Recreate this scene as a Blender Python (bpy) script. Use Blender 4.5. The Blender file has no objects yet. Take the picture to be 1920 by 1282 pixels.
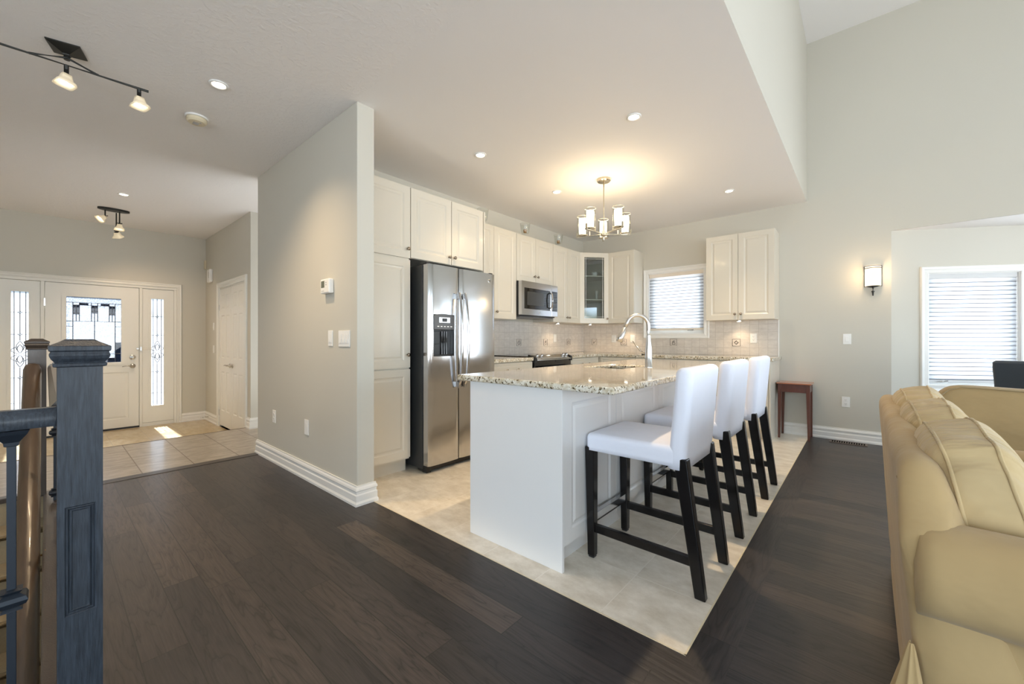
import bpy, bmesh, math, random
from mathutils import Vector, Matrix
random.seed(7)
sc = bpy.context.scene
COL = sc.collection
PI = math.pi

# ------------------------------------------------------------------ camera
cam = bpy.data.objects.new('camera', bpy.data.cameras.new('camera'))
COL.objects.link(cam)
cam.location = (0, 0, 1.13)
cam.rotation_euler = (PI/2, 0, math.atan2(659.6, 759.3))
cam.data.sensor_width = 36
cam.data.lens = 36*759.3/1920
cam.data.shift_y = -4.7/1920
cam.data.clip_start = 0.02
sc.camera = cam

# ------------------------------------------------------------------ view, world, big lights
sc.view_settings.view_transform = 'Standard'
sc.view_settings.look = 'None'
sc.view_settings.gamma = 1
sc.view_settings.exposure = 0.42
sc.view_settings.use_curve_mapping = False
sc.cycles.use_denoising = True
sc.cycles.max_bounces = 9
sc.cycles.diffuse_bounces = 6
sc.cycles.glossy_bounces = 4
sc.cycles.transmission_bounces = 8
sc.cycles.transparent_max_bounces = 12
sc.cycles.caustics_reflective = False
sc.cycles.caustics_refractive = False
sc.cycles.sample_clamp_indirect = 6
sc.cycles.sample_clamp_direct = 0

SKY = 6.9
DAY = (0.78, 0.90, 1.0)
world = bpy.data.worlds.new('sky')
sc.world = world
world.use_nodes = True
nt = world.node_tree
nt.nodes.clear()
wo = nt.nodes.new('ShaderNodeOutputWorld')
bg = nt.nodes.new('ShaderNodeBackground')
tc = nt.nodes.new('ShaderNodeTexCoord')
sx = nt.nodes.new('ShaderNodeSeparateXYZ')
nz = nt.nodes.new('ShaderNodeTexNoise')
nz.inputs['Scale'].default_value = 9
ad = nt.nodes.new('ShaderNodeMath'); ad.operation = 'MULTIPLY_ADD'
ad.inputs[1].default_value = -0.10
rp = nt.nodes.new('ShaderNodeValToRGB')
nt.links.new(tc.outputs['Generated'], sx.inputs[0])
nt.links.new(tc.outputs['Generated'], nz.inputs['Vector'])
nt.links.new(nz.outputs['Fac'], ad.inputs[0])
nt.links.new(sx.outputs['Z'], ad.inputs[2])
e = rp.color_ramp.elements
e[0].position = 0.0; e[0].color = (0.92, 0.96, 1.0, 1)
e[1].position = 1.0; e[1].color = (0.62, 0.80, 1.0, 1)
a = e.new(0.004); a.color = (0.74, 0.80, 0.80, 1)
a = e.new(0.012); a.color = (0.22, 0.26, 0.22, 1)
a = e.new(0.035); a.color = (0.72, 0.86, 1.0, 1)
a = e.new(0.35); a.color = (0.78, 0.89, 1.0, 1)
nt.links.new(ad.outputs[0], rp.inputs[0])
nt.links.new(rp.outputs[0], bg.inputs['Color'])
bg.inputs['Strength'].default_value = SKY
nt.links.new(bg.outputs[0], wo.inputs['Surface'])

def light(name, kind, loc, power, color=(1, 1, 1), rot=(0, 0, 0), **kw):
    L = bpy.data.lights.new(name, kind)
    L.energy = power; L.color = color
    for k, v in kw.items(): setattr(L, k, v)
    o = bpy.data.objects.new(name, L); COL.objects.link(o)
    o.location = loc; o.rotation_euler = rot
    return o

def portal(loc, rot, sx_, sy_):
    o = light('window_portal', 'AREA', loc, 1, rot=rot, shape='RECTANGLE', size=sx_, size_y=sy_)
    o.data.cycles.is_portal = True
    return o

# late sun that reaches the floor just inside the front door
light('sun', 'SUN', (-14, 0.3, 9), 190.0, (1.0, 0.95, 0.86), rot=(0, math.radians(-38), 0), angle=0.03)

# ------------------------------------------------------------------ materials
MATS = {}
def mat(name, color, rough=0.5, metal=0.0, var=0.04, vscale=6.0, bump=0.0, bscale=60.0, coat=0.0, spec=0.5,
        stretch=(1, 1, 1), emit=None, estr=0.0, trans=0.0, sheen=0.0, aniso=0.0, bdist=0.004):
    m = bpy.data.materials.new(name); m.use_nodes = True
    n = m.node_tree; b = n.nodes['Principled BSDF']
    b.inputs['Roughness'].default_value = rough
    b.inputs['Metallic'].default_value = metal
    b.inputs['Coat Weight'].default_value = coat
    b.inputs['Coat Roughness'].default_value = 0.08
    b.inputs['Specular IOR Level'].default_value = spec
    b.inputs['Transmission Weight'].default_value = trans
    b.inputs['Sheen Weight'].default_value = sheen
    b.inputs['Anisotropic'].default_value = aniso
    c = n.nodes.new('ShaderNodeTexCoord')
    mp = n.nodes.new('ShaderNodeMapping'); mp.inputs['Scale'].default_value = stretch
    n.links.new(c.outputs['Object'], mp.inputs[0])
    t = n.nodes.new('ShaderNodeTexNoise'); t.inputs['Scale'].default_value = vscale; t.inputs['Detail'].default_value = 4
    n.links.new(mp.outputs[0], t.inputs['Vector'])
    mx = n.nodes.new('ShaderNodeMix'); mx.data_type = 'RGBA'
    mx.inputs[6].default_value = tuple(x*(1-var) for x in color)+(1,)
    mx.inputs[7].default_value = tuple(min(1, x*(1+var)) for x in color)+(1,)
    n.links.new(t.outputs['Fac'], mx.inputs[0])
    n.links.new(mx.outputs[2], b.inputs['Base Color'])
    if bump:
        t2 = n.nodes.new('ShaderNodeTexNoise'); t2.inputs['Scale'].default_value = bscale; t2.inputs['Detail'].default_value = 3
        n.links.new(mp.outputs[0], t2.inputs['Vector'])
        bp = n.nodes.new('ShaderNodeBump'); bp.inputs['Strength'].default_value = bump; bp.inputs['Distance'].default_value = bdist
        n.links.new(t2.outputs['Fac'], bp.inputs['Height'])
        n.links.new(bp.outputs[0], b.inputs['Normal'])
    if emit:
        b.inputs['Emission Color'].default_value = emit+(1,)
        b.inputs['Emission Strength'].default_value = estr
    MATS[name] = m
    return m

WALL = mat('wall_paint', (0.598, 0.572, 0.500), 0.6, var=0.015, vscale=1.5, bump=0.05, bscale=180)
TRIM = mat('white_trim', (0.84, 0.83, 0.80), 0.32, var=0.01)
CAB = mat('cabinet_cream', (0.68, 0.635, 0.545), 0.28, var=0.012, coat=0.15)
ISL = mat('island_white', (0.80, 0.795, 0.79), 0.3, var=0.012, coat=0.1)
DOORW = mat('door_white', (0.80, 0.79, 0.74), 0.35, var=0.01)
BLACKW = mat('black_wood', (0.005, 0.004, 0.004), 0.25, var=0.3, vscale=20, coat=0.1, spec=0.35)
LINEN = mat('white_linen', (0.82, 0.84, 0.94), 0.85, var=0.02, vscale=14, bump=0.5, bscale=7, bdist=0.010, sheen=0.1)
CHROME = mat('brushed_nickel', (0.62, 0.60, 0.57), 0.28, 1.0, var=0.05)
KNOB = mat('knob_bronze_nickel', (0.30, 0.25, 0.20), 0.25, 1.0, var=0.1)
DARKM = mat('dark_bronze', (0.035, 0.035, 0.032), 0.42, 0.6, var=0.15)
BLACK = mat('black_plastic', (0.010, 0.010, 0.011), 0.35, var=0.2)
BLKGL = mat('black_glass', (0.006, 0.006, 0.007), 0.05, var=0.2, coat=0.5)
FRSIDE = mat('fridge_side_grey', (0.035, 0.038, 0.040), 0.45, var=0.1, bump=0.1, bscale=250)
CHAR = mat('charcoal_oak', (0.030, 0.037, 0.048), 0.42, var=0.9, vscale=26, bump=0.5, bscale=38, stretch=(6, 6, 0.55), coat=0.12, spec=0.35)
DKOAK = mat('dark_brown_oak', (0.055, 0.042, 0.034), 0.34, var=0.35, vscale=10, bump=0.3, bscale=30, stretch=(6, 6, 0.5), coat=0.25)
HNDR = mat('handrail_oak', (0.075, 0.047, 0.028), 0.32, var=0.45, vscale=6, bump=0.15, bscale=24, stretch=(1.2, 6, 1.2), coat=0.25)
IRON = mat('black_iron', (0.016, 0.022, 0.032), 0.45, 0.3, var=0.15)
SOFA = mat('tan_cotton', (0.40, 0.278, 0.13), 0.9, var=0.16, vscale=5, bump=0.8, bscale=9, bdist=0.012, sheen=0.12)
CUSH = mat('tan_cotton_pale', (0.50, 0.375, 0.20), 0.9, var=0.25, vscale=7, bump=1.0, bscale=6, bdist=0.035, stretch=(0.8, 2.6, 0.8), sheen=0.15)
WELT = mat('tan_welt', (0.36, 0.27, 0.15), 0.9, var=0.1)
CHERRY = mat('cherry_wood', (0.11, 0.032, 0.018), 0.3, var=0.3, vscale=8, stretch=(8, 1, 1), coat=0.3)
CHTOP = mat('cherry_top', (0.36, 0.13, 0.065), 0.25, var=0.2, vscale=8, stretch=(1, 8, 1), coat=0.4)
LEATH = mat('dark_leather', (0.050, 0.064, 0.082), 0.36, var=0.2, bump=0.2, bscale=90, coat=0.2)
PLAST = mat('white_plastic', (0.86, 0.85, 0.82), 0.35, var=0.01)
IVORY = mat('ivory_plastic', (0.72, 0.63, 0.45), 0.4, var=0.02)
CARPET = mat('beige_carpet', (0.34, 0.27, 0.17), 1.0, var=0.12, vscale=80, bump=0.8, bscale=300)
PILLOW = mat('brown_fabric', (0.09, 0.06, 0.045), 0.9, var=0.5, vscale=40)
BRASS = mat('brass', (0.55, 0.32, 0.10), 0.25, 1.0)
GRILL = mat('vent_brown', (0.13, 0.10, 0.085), 0.5, var=0.1)
DECO = mat('deco_line', (0.05, 0.035, 0.03), 0.5)
DECOT = mat('deco_tile', (0.66, 0.60, 0.54), 0.3, var=0.05)
SCREEN = mat('lcd', (0.16, 0.17, 0.13), 0.3)
INTER = mat('cabinet_inside', (0.35, 0.34, 0.30), 0.5)

def stainless():
    m = mat('stainless_steel', (0.56, 0.56, 0.57), 0.15, 1.0, var=0.03, vscale=60, stretch=(1, 0.05, 14), aniso=0.4)
    return m
STEEL = stainless()

def glass_mat(name, tint=(1, 1, 1), rough=0.02, refl=0.12, bump=0.0, bscale=90, translu=0.0, ior=1.45):
    m = bpy.data.materials.new(name); m.use_nodes = True
    n = m.node_tree; n.nodes.clear()
    o = n.nodes.new('ShaderNodeOutputMaterial')
    tr = n.nodes.new('ShaderNodeBsdfTransparent'); tr.inputs[0].default_value = tint+(1,)
    gl = n.nodes.new('ShaderNodeBsdfGlossy'); gl.inputs['Roughness'].default_value = rough
    fr0 = n.nodes.new('ShaderNodeLayerWeight'); fr0.inputs['Blend'].default_value = 0.5
    fr = n.nodes.new('ShaderNodeMath'); fr.operation = 'POWER'; fr.inputs[1].default_value = 3.5 if ior > 1.3 else 4
    n.links.new(fr0.outputs['Facing'], fr.inputs[0])
    ma = n.nodes.new('ShaderNodeMath'); ma.operation = 'MULTIPLY_ADD'; ma.inputs[1].default_value = 0.7 if ior > 1.3 else 0.45; ma.inputs[2].default_value = refl*0.3
    n.links.new(fr.outputs[0], ma.inputs[0])
    mx = n.nodes.new('ShaderNodeMixShader')
    base = tr.outputs[0]
    if translu:
        tl = n.nodes.new('ShaderNodeBsdfTranslucent'); tl.inputs[0].default_value = (0.10, 0.11, 0.125, 1)
        m2 = n.nodes.new('ShaderNodeMixShader'); m2.inputs[0].default_value = translu
        n.links.new(tr.outputs[0], m2.inputs[1]); n.links.new(tl.outputs[0], m2.inputs[2])
        base = m2.outputs[0]
        if bump:
            c = n.nodes.new('ShaderNodeTexCoord'); v = n.nodes.new('ShaderNodeTexVoronoi'); v.inputs['Scale'].default_value = bscale
            n.links.new(c.outputs['Object'], v.inputs['Vector'])
            r = n.nodes.new('ShaderNodeMapRange'); r.inputs[1].default_value = 0; r.inputs[2].default_value = 0.6
            r.inputs[3].default_value = max(0, translu-bump); r.inputs[4].default_value = min(1, translu+bump)
            n.links.new(v.outputs['Distance'], r.inputs[0]); n.links.new(r.outputs[0], m2.inputs[0])
    n.links.new(ma.outputs[0], mx.inputs[0]); n.links.new(base, mx.inputs[1]); n.links.new(gl.outputs[0], mx.inputs[2])
    n.links.new(mx.outputs[0], o.inputs[0])
    return m
GLASS = glass_mat('clear_glass', (0.90, 0.91, 0.89), refl=0.12, ior=1.18)
GLASSW = glass_mat('window_glass', (0.97, 0.99, 1.0))
LEADG = glass_mat('leaded_glass', (0.50, 0.52, 0.55), translu=0.22, bump=0.15, bscale=120)
DOORG = glass_mat('obscure_glass', (0.30, 0.33, 0.38), translu=0.55, bump=0.35, bscale=70)
CABG = glass_mat('cabinet_glass', (0.80, 0.84, 0.84), refl=0.3)
LGREY = glass_mat('bevel_glass', (0.10, 0.13, 0.19), translu=0.3, bump=0.2, bscale=150)

def shade_mat(name, color, tl=0.5, tp=0.3):
    m = bpy.data.materials.new(name); m.use_nodes = True
    n = m.node_tree; n.nodes.clear()
    o = n.nodes.new('ShaderNodeOutputMaterial')
    d = n.nodes.new('ShaderNodeBsdfDiffuse'); d.inputs[0].default_value = color+(1,)
    t = n.nodes.new('ShaderNodeBsdfTranslucent'); t.inputs[0].default_value = tuple(x*0.50 for x in color)+(1,)
    p = n.nodes.new('ShaderNodeBsdfTransparent')
    c = n.nodes.new('ShaderNodeTexCoord'); w = n.nodes.new('ShaderNodeTexNoise'); w.inputs['Scale'].default_value = 200
    n.links.new(c.outputs['Object'], w.inputs['Vector'])
    r = n.nodes.new('ShaderNodeMapRange'); r.inputs[3].default_value = tl-0.05; r.inputs[4].default_value = tl+0.05
    n.links.new(w.outputs['Fac'], r.inputs[0])
    a_ = n.nodes.new('ShaderNodeMixShader'); n.links.new(r.outputs[0], a_.inputs[0])
    b_ = n.nodes.new('ShaderNodeMixShader'); b_.inputs[0].default_value = tp
    n.links.new(d.outputs[0], a_.inputs[1]); n.links.new(t.outputs[0], a_.inputs[2])
    n.links.new(a_.outputs[0], b_.inputs[1]); n.links.new(p.outputs[0], b_.inputs[2])
    n.links.new(b_.outputs[0], o.inputs[0])
    return m
BLIND = shade_mat('blind_fabric', (0.84, 0.85, 0.88), 0.60, 0.03)
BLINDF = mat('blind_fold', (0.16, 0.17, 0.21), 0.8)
HEADB = mat('blind_rail', (0.80, 0.72, 0.62), 0.5)
HEADG = mat('blind_rail_grey', (0.66, 0.66, 0.66), 0.5)

def emis(name, color, strength):
    m = bpy.data.materials.new(name); m.use_nodes = True
    n = m.node_tree; n.nodes.clear()
    o = n.nodes.new('ShaderNodeOutputMaterial'); e_ = n.nodes.new('ShaderNodeEmission')
    lw = n.nodes.new('ShaderNodeTexNoise'); lw.inputs['Scale'].default_value = 3
    mr = n.nodes.new('ShaderNodeMapRange'); mr.inputs[3].default_value = strength*0.95; mr.inputs[4].default_value = strength*1.05
    n.links.new(lw.outputs['Fac'], mr.inputs[0]); n.links.new(mr.outputs[0], e_.inputs['Strength'])
    e_.inputs[0].default_value = color+(1,)
    n.links.new(e_.outputs[0], o.inputs[0])
    return m
WARM = (1.0, 0.74, 0.46)
BULB = emis('lamp_glow', (1.0, 0.90, 0.74), 14)
OPALG = emis('opal_glass_lit', (1.0, 0.86, 0.62), 4.5)
SCON = emis('sconce_glass_lit', (1.0, 0.82, 0.60), 1.25)
BELLG = mat('amber_frosted_glass', (0.88, 0.78, 0.60), 0.35, emit=(1.0, 0.78, 0.45), estr=0.16)

def ramp(n, fac, stops):
    r = n.nodes.new('ShaderNodeValToRGB')
    el = r.color_ramp.elements
    el[0].position, el[0].color = stops[0][0], stops[0][1]+(1,)
    el[1].position, el[1].color = stops[-1][0], stops[-1][1]+(1,)
    for p, c in stops[1:-1]:
        q = el.new(p); q.color = c+(1,)
    n.links.new(fac, r.inputs[0])
    return r

def granite():
    m = bpy.data.materials.new('cream_granite'); m.use_nodes = True
    n = m.node_tree; b = n.nodes['Principled BSDF']
    b.inputs['Roughness'].default_value = 0.06; b.inputs['Coat Weight'].default_value = 0.5; b.inputs['Coat Roughness'].default_value = 0.03
    c = n.nodes.new('ShaderNodeTexCoord')
    n1 = n.nodes.new('ShaderNodeTexNoise'); n1.inputs['Scale'].default_value = 34; n1.inputs['Detail'].default_value = 6; n1.inputs['Roughness'].default_value = 0.62
    n2 = n.nodes.new('ShaderNodeTexNoise'); n2.inputs['Scale'].default_value = 95; n2.inputs['Detail'].default_value = 2
    for q in (n1, n2): n.links.new(c.outputs['Object'], q.inputs['Vector'])
    r1 = ramp(n, n1.outputs['Fac'], [(0.30, (0.30, 0.26, 0.16)), (0.42, (0.58, 0.50, 0.36)), (0.55, (0.74, 0.70, 0.60)), (0.68, (0.86, 0.84, 0.76))])
    r2 = ramp(n, n2.outputs['Fac'], [(0.32, (0.06, 0.05, 0.04)), (0.385, (0.35, 0.27, 0.16)), (0.43, (1, 1, 1))])
    mx = n.nodes.new('ShaderNodeMix'); mx.data_type = 'RGBA'; mx.blend_type = 'MULTIPLY'; mx.inputs[0].default_value = 1
    n.links.new(r1.outputs[0], mx.inputs[6]); n.links.new(r2.outputs[0], mx.inputs[7])
    n.links.new(mx.outputs[2], b.inputs['Base Color'])
    return m
GRAN = granite()

def planks(name, along='x', single=False):
    m = bpy.data.materials.new(name); m.use_nodes = True
    n = m.node_tree; b = n.nodes['Principled BSDF']
    g = n.nodes.new('ShaderNodeNewGeometry')
    mp = n.nodes.new('ShaderNodeMapping')
    if along == 'y':
        mp.inputs['Rotation'].default_value = (0, 0, PI/2)
    mp.inputs['Location'].default_value = (0.55, -0.35+0.1325*8, 0)
    n.links.new(g.outputs['Position'], mp.inputs[0])
    br = n.nodes.new('ShaderNodeTexBrick')
    br.inputs['Scale'].default_value = 1
    br.inputs['Brick Width'].default_value = 1.35 if not single else 2.4
    br.inputs['Row Height'].default_value = 0.1325 if not single else 5
    br.inputs['Mortar Size'].default_value = 0.0022
    br.inputs['Mortar Smooth'].default_value = 0.1
    br.inputs['Bias'].default_value = -0.15
    br.inputs['Color1'].default_value = (0, 0, 0, 1); br.inputs['Color2'].default_value = (1, 1, 1, 1)
    br.inputs['Mortar'].default_value = (0.3, 0.3, 0.3, 1)
    br.offset = 0.37; br.offset_frequency = 2; br.squash = 1.25; br.squash_frequency = 3
    n.links.new(mp.outputs[0], br.inputs['Vector'])
    # grain coordinates, shifted per plank
    ml = n.nodes.new('ShaderNodeVectorMath'); ml.operation = 'MULTIPLY'; ml.inputs[1].default_value = (1.0, 7.5, 1)
    n.links.new(mp.outputs[0], ml.inputs[0])
    sh = n.nodes.new('ShaderNodeVectorMath'); sh.operation = 'MULTIPLY_ADD'; sh.inputs[1].default_value = (31, 17, 53)
    n.links.new(br.outputs['Color'], sh.inputs[0]); n.links.new(ml.outputs[0], sh.inputs[2])
    n1 = n.nodes.new('ShaderNodeTexNoise'); n1.inputs['Scale'].default_value = 1.5; n1.inputs['Detail'].default_value = 3; n1.inputs['Distortion'].default_value = 0.6
    n.links.new(sh.outputs[0], n1.inputs['Vector'])
    w = n.nodes.new('ShaderNodeMath'); w.operation = 'MULTIPLY'; w.inputs[1].default_value = 15
    n.links.new(n1.outputs['Fac'], w.inputs[0])
    fr = n.nodes.new('ShaderNodeMath'); fr.operation = 'PINGPONG'; fr.inputs[1].default_value = 1
    n.links.new(w.outputs[0], fr.inputs[0])
    n2 = n.nodes.new('ShaderNodeTexNoise'); n2.inputs['Scale'].default_value = 22; n2.inputs['Detail'].default_value = 5
    m2 = n.nodes.new('ShaderNodeVectorMath'); m2.operation = 'MULTIPLY'; m2.inputs[1].default_value = (0.35, 1.3, 1)
    n.links.new(sh.outputs[0], m2.inputs[0]); n.links.new(m2.outputs[0], n2.inputs['Vector'])
    base = ramp(n, br.outputs['Color'], [(0.0, (0.022, 0.018, 0.018)), (0.40, (0.036, 0.028, 0.026)), (0.75, (0.054, 0.040, 0.034)), (1.0, (0.105, 0.080, 0.062))])
    gr = ramp(n, fr.outputs[0], [(0.0, (0.38, 0.36, 0.36)), (0.16, (0.88, 0.88, 0.88)), (1.0, (1.18, 1.15, 1.12))])
    g2 = ramp(n, n2.outputs['Fac'], [(0.3, (0.72, 0.72, 0.72)), (0.62, (1.2, 1.2, 1.2))])
    x1 = n.nodes.new('ShaderNodeMix'); x1.data_type = 'RGBA'; x1.blend_type = 'MULTIPLY'; x1.inputs[0].default_value = 1
    x2 = n.nodes.new('ShaderNodeMix'); x2.data_type = 'RGBA'; x2.blend_type = 'MULTIPLY'; x2.inputs[0].default_value = 1
    x3 = n.nodes.new('ShaderNodeMix'); x3.data_type = 'RGBA'; x3.blend_type = 'MIX'
    n.links.new(base.outputs[0], x1.inputs[6]); n.links.new(gr.outputs[0], x1.inputs[7])
    n.links.new(x1.outputs[2], x2.inputs[6]); n.links.new(g2.outputs[0], x2.inputs[7])
    n.links.new(br.outputs['Fac'], x3.inputs[0]); n.links.new(x2.outputs[2], x3.inputs[6]); x3.inputs[7].default_value = (0.008, 0.007, 0.006, 1)
    n.links.new(x3.outputs[2], b.inputs['Base Color'])
    b.inputs['Roughness'].default_value = 0.42
    b.inputs['Coat Weight'].default_value = 0.12; b.inputs['Coat Roughness'].default_value = 0.22
    bp = n.nodes.new('ShaderNodeBump'); bp.inputs['Strength'].default_value = 0.35; bp.inputs['Distance'].default_value = 0.001
    n.links.new(fr.outputs[0], bp.inputs['Height'])
    n.links.new(bp.outputs[0], b.inputs['Normal'])
    return m
WOOD = planks('dark_oak_planks')
WOODB = planks('dark_oak_border', 'x', True)
WOODBY = planks('dark_oak_border_cross', 'y', True)

def tile(name, c1, c2, grout, bw, rh, off, loc, rough=0.3, mortar=0.002, plane='xy', bump=0.25, streak=(2.2, 5, 1), nscale=2.6, coat=0.2):
    m = bpy.data.materials.new(name); m.use_nodes = True
    n = m.node_tree; b = n.nodes['Principled BSDF']
    g = n.nodes.new('ShaderNodeNewGeometry')
    src = g.outputs['Position']
    if plane != 'xy':
        s = n.nodes.new('ShaderNodeSeparateXYZ'); n.links.new(src, s.inputs[0])
        cb = n.nodes.new('ShaderNodeCombineXYZ')
        n.links.new(s.outputs['X' if plane == 'xz' else 'Y'], cb.inputs[0]); n.links.new(s.outputs['Z'], cb.inputs[1])
        src = cb.outputs[0]
    mp = n.nodes.new('ShaderNodeMapping'); mp.inputs['Location'].default_value = (loc[0], loc[1], 0)
    n.links.new(src, mp.inputs[0])
    br = n.nodes.new('ShaderNodeTexBrick'); br.offset = off; br.inputs['Scale'].default_value = 1
    br.inputs['Brick Width'].default_value = bw; br.inputs['Row Height'].default_value = rh
    br.inputs['Mortar Size'].default_value = mortar; br.inputs['Mortar Smooth'].default_value = 0.2
    br.inputs['Color1'].default_value = (0, 0, 0, 1); br.inputs['Color2'].default_value = (1, 1, 1, 1)
    n.links.new(mp.outputs[0], br.inputs['Vector'])
    ml = n.nodes.new('ShaderNodeVectorMath'); ml.operation = 'MULTIPLY'; ml.inputs[1].default_value = streak
    sh = n.nodes.new('ShaderNodeVectorMath'); sh.operation = 'MULTIPLY_ADD'; sh.inputs[1].default_value = (7, 13, 5)
    n.links.new(mp.outputs[0], ml.inputs[0]); n.links.new(br.outputs['Color'], sh.inputs[0]); n.links.new(ml.outputs[0], sh.inputs[2])
    no = n.nodes.new('ShaderNodeTexNoise'); no.inputs['Scale'].default_value = nscale; no.inputs['Detail'].default_value = 9; no.inputs['Roughness'].default_value = 0.66
    n.links.new(sh.outputs[0], no.inputs['Vector'])
    mid = tuple((p+q)/2 for p, q in zip(c1, c2))
    r = ramp(n, no.outputs['Fac'], [(0.33, c1), (0.5, mid), (0.66, c2)])
    x = n.nodes.new('ShaderNodeMix'); x.data_type = 'RGBA'
    n.links.new(br.outputs['Fac'], x.inputs[0]); n.links.new(r.outputs[0], x.inputs[6]); x.inputs[7].default_value = grout+(1,)
    n.links.new(x.outputs[2], b.inputs['Base Color'])
    b.inputs['Roughness'].default_value = rough; b.inputs['Coat Weight'].default_value = coat; b.inputs['Coat Roughness'].default_value = 0.12
    bp = n.nodes.new('ShaderNodeBump'); bp.inputs['Strength'].default_value = bump; bp.inputs['Distance'].default_value = 0.004
    iv = n.nodes.new('ShaderNodeMath'); iv.operation = 'MULTIPLY_ADD'; iv.inputs[1].default_value = -1.2
    n.links.new(br.outputs['Fac'], iv.inputs[0]); n.links.new(no.outputs['Fac'], iv.inputs[2])
    n.links.new(iv.outputs[0], bp.inputs['Height']); n.links.new(bp.outputs[0], b.inputs['Normal'])
    return m
# kitchen floor: joints run along Y every 0.343, across every 0.65
TILEK = tile('travertine_floor', (0.62, 0.56, 0.46), (0.84, 0.79, 0.70), (0.82, 0.78, 0.70), 0.343, 0.65, 0.0, (0.825+0.343*20, -1.854+0.65*20), streak=(3.2, 5, 1))
TILEL = tile('slate_landing', (0.26, 0.215, 0.165), (0.44, 0.39, 0.33), (0.15, 0.10, 0.06), 0.35, 0.35, 0.0, (5.98+7, -0.535+7), rough=0.3, bump=1.0, streak=(7, 3, 1), coat=0.3, mortar=0.004)
TILEF = tile('foyer_tile', (0.42, 0.32, 0.18), (0.52, 0.42, 0.26), (0.36, 0.30, 0.22), 0.35, 0.35, 0.0, (5.98+7, -0.885+7), rough=0.25, bump=0.15, coat=0.2)
TILEBX = tile('backsplash_tile', (0.60, 0.55, 0.50), (0.72, 0.67, 0.61), (0.48, 0.43, 0.38), 0.1, 0.1, 0.0, (10.0-0.005, -0.925+10), rough=0.25, plane='xz', bump=0.15, nscale=5, mortar=0.0018)
TILEBY = tile('backsplash_tile_side', (0.60, 0.55, 0.50), (0.72, 0.67, 0.61), (0.48, 0.43, 0.38), 0.1, 0.1, 0.0, (10.0, -0.925+10), rough=0.25, plane='yz', bump=0.15, nscale=5, mortar=0.0018)

def ceil_mat():
    m = bpy.data.materials.new('ceiling_paint'); m.use_nodes = True
    n = m.node_tree; b = n.nodes['Principled BSDF']
    b.inputs['Roughness'].default_value = 0.75
    b.inputs['Base Color'].default_value = (0.87, 0.85, 0.84, 1)
    g = n.nodes.new('ShaderNodeNewGeometry')
    no = n.nodes.new('ShaderNodeTexNoise'); no.inputs['Scale'].default_value = 42; no.inputs['Detail'].default_value = 4
    n.links.new(g.outputs['Position'], no.inputs['Vector'])
    r = n.nodes.new('ShaderNodeMapRange'); r.inputs[1].default_value = 0.45; r.inputs[2].default_value = 0.6
    n.links.new(no.outputs['Fac'], r.inputs[0])
    s = n.nodes.new('ShaderNodeSeparateXYZ'); n.links.new(g.outputs['Position'], s.inputs[0])
    lt = n.nodes.new('ShaderNodeMath'); lt.operation = 'LESS_THAN'; lt.inputs[1].default_value = 1.37
    n.links.new(s.outputs['Y'], lt.inputs[0])
    st = n.nodes.new('ShaderNodeMath'); st.operation = 'MULTIPLY'; st.inputs[1].default_value = 0.28
    n.links.new(lt.outputs[0], st.inputs[0])
    bp = n.nodes.new('ShaderNodeBump'); bp.inputs['Distance'].default_value = 0.004
    n.links.new(st.outputs[0], bp.inputs['Strength']); n.links.new(r.outputs[0], bp.inputs['Height'])
    n.links.new(bp.outputs[0], b.inputs['Normal'])
    return m
CEIL = ceil_mat()

# ------------------------------------------------------------------ mesh helpers
def V(*a): return Vector(a)
class Fr:                                   # a frame: origin, in-plane axis u, outward normal n, z is up
    def __init__(s, o, u, n): s.o, s.u, s.n = Vector(o), Vector(u).normalized(), Vector(n).normalized()
    def __call__(s, a, b, d=0.0): return s.o+s.u*a+V(0, 0, 1)*b+s.n*d

def BM(): return bmesh.new()
def quad(bm, pts):
    try: return bm.faces.new([bm.verts.new(p) for p in pts])
    except ValueError: pass
def box(bm, x0, x1, y0, y1, z0, z1):
    v = [bm.verts.new((x, y, z)) for x in (x0, x1) for y in (y0, y1) for z in (z0, z1)]
    for f in ((0, 1, 3, 2), (4, 6, 7, 5), (0, 4, 5, 1), (2, 3, 7, 6), (0, 2, 6, 4), (1, 5, 7, 3)):
        bm.faces.new([v[i] for i in f])
    return v
def fbox(bm, F, a0, a1, b0, b1, d0, d1):
    v = [bm.verts.new(F(a_, b_, d_)) for a_ in (a0, a1) for d_ in (d0, d1) for b_ in (b0, b1)]
    for f in ((0, 1, 3, 2), (4, 6, 7, 5), (0, 4, 5, 1), (2, 3, 7, 6), (0, 2, 6, 4), (1, 5, 7, 3)):
        bm.faces.new([v[i] for i in f])
def taper(bm, c0, h0, c1, h1):              # four-sided bar from rect (centre c0, half sizes h0) to (c1, h1)
    v = []
    for c, h in ((c0, h0), (c1, h1)):
        for sx_, sy_ in ((-1, -1), (1, -1), (1, 1), (-1, 1)):
            v.append(bm.verts.new((c[0]+sx_*h[0], c[1]+sy_*h[1], c[2])))
    for f in ((3, 2, 1, 0), (4, 5, 6, 7), (0, 1, 5, 4), (1, 2, 6, 5), (2, 3, 7, 6), (3, 0, 4, 7)):
        bm.faces.new([v[i] for i in f])
def rings(bm, rs, closed=True, cap=True):
    vs = [[bm.verts.new(p) for p in r] for r in rs]
    n = len(vs[0])
    for a_, b_ in zip(vs, vs[1:]):
        for i in range(n if closed else n-1):
            j = (i+1) % n
            try: bm.faces.new((a_[i], a_[j], b_[j], b_[i]))
            except ValueError: pass
    if cap:
        for r in (vs[0], vs[-1]):
            try: bm.faces.new(r)
            except ValueError: pass
    return vs
def basis(d):
    d = d.normalized(); t = V(0, 0, 1) if abs(d.z) < 0.95 else V(1, 0, 0)
    a_ = d.cross(t).normalized(); return a_, a_.cross(d).normalized()
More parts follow.
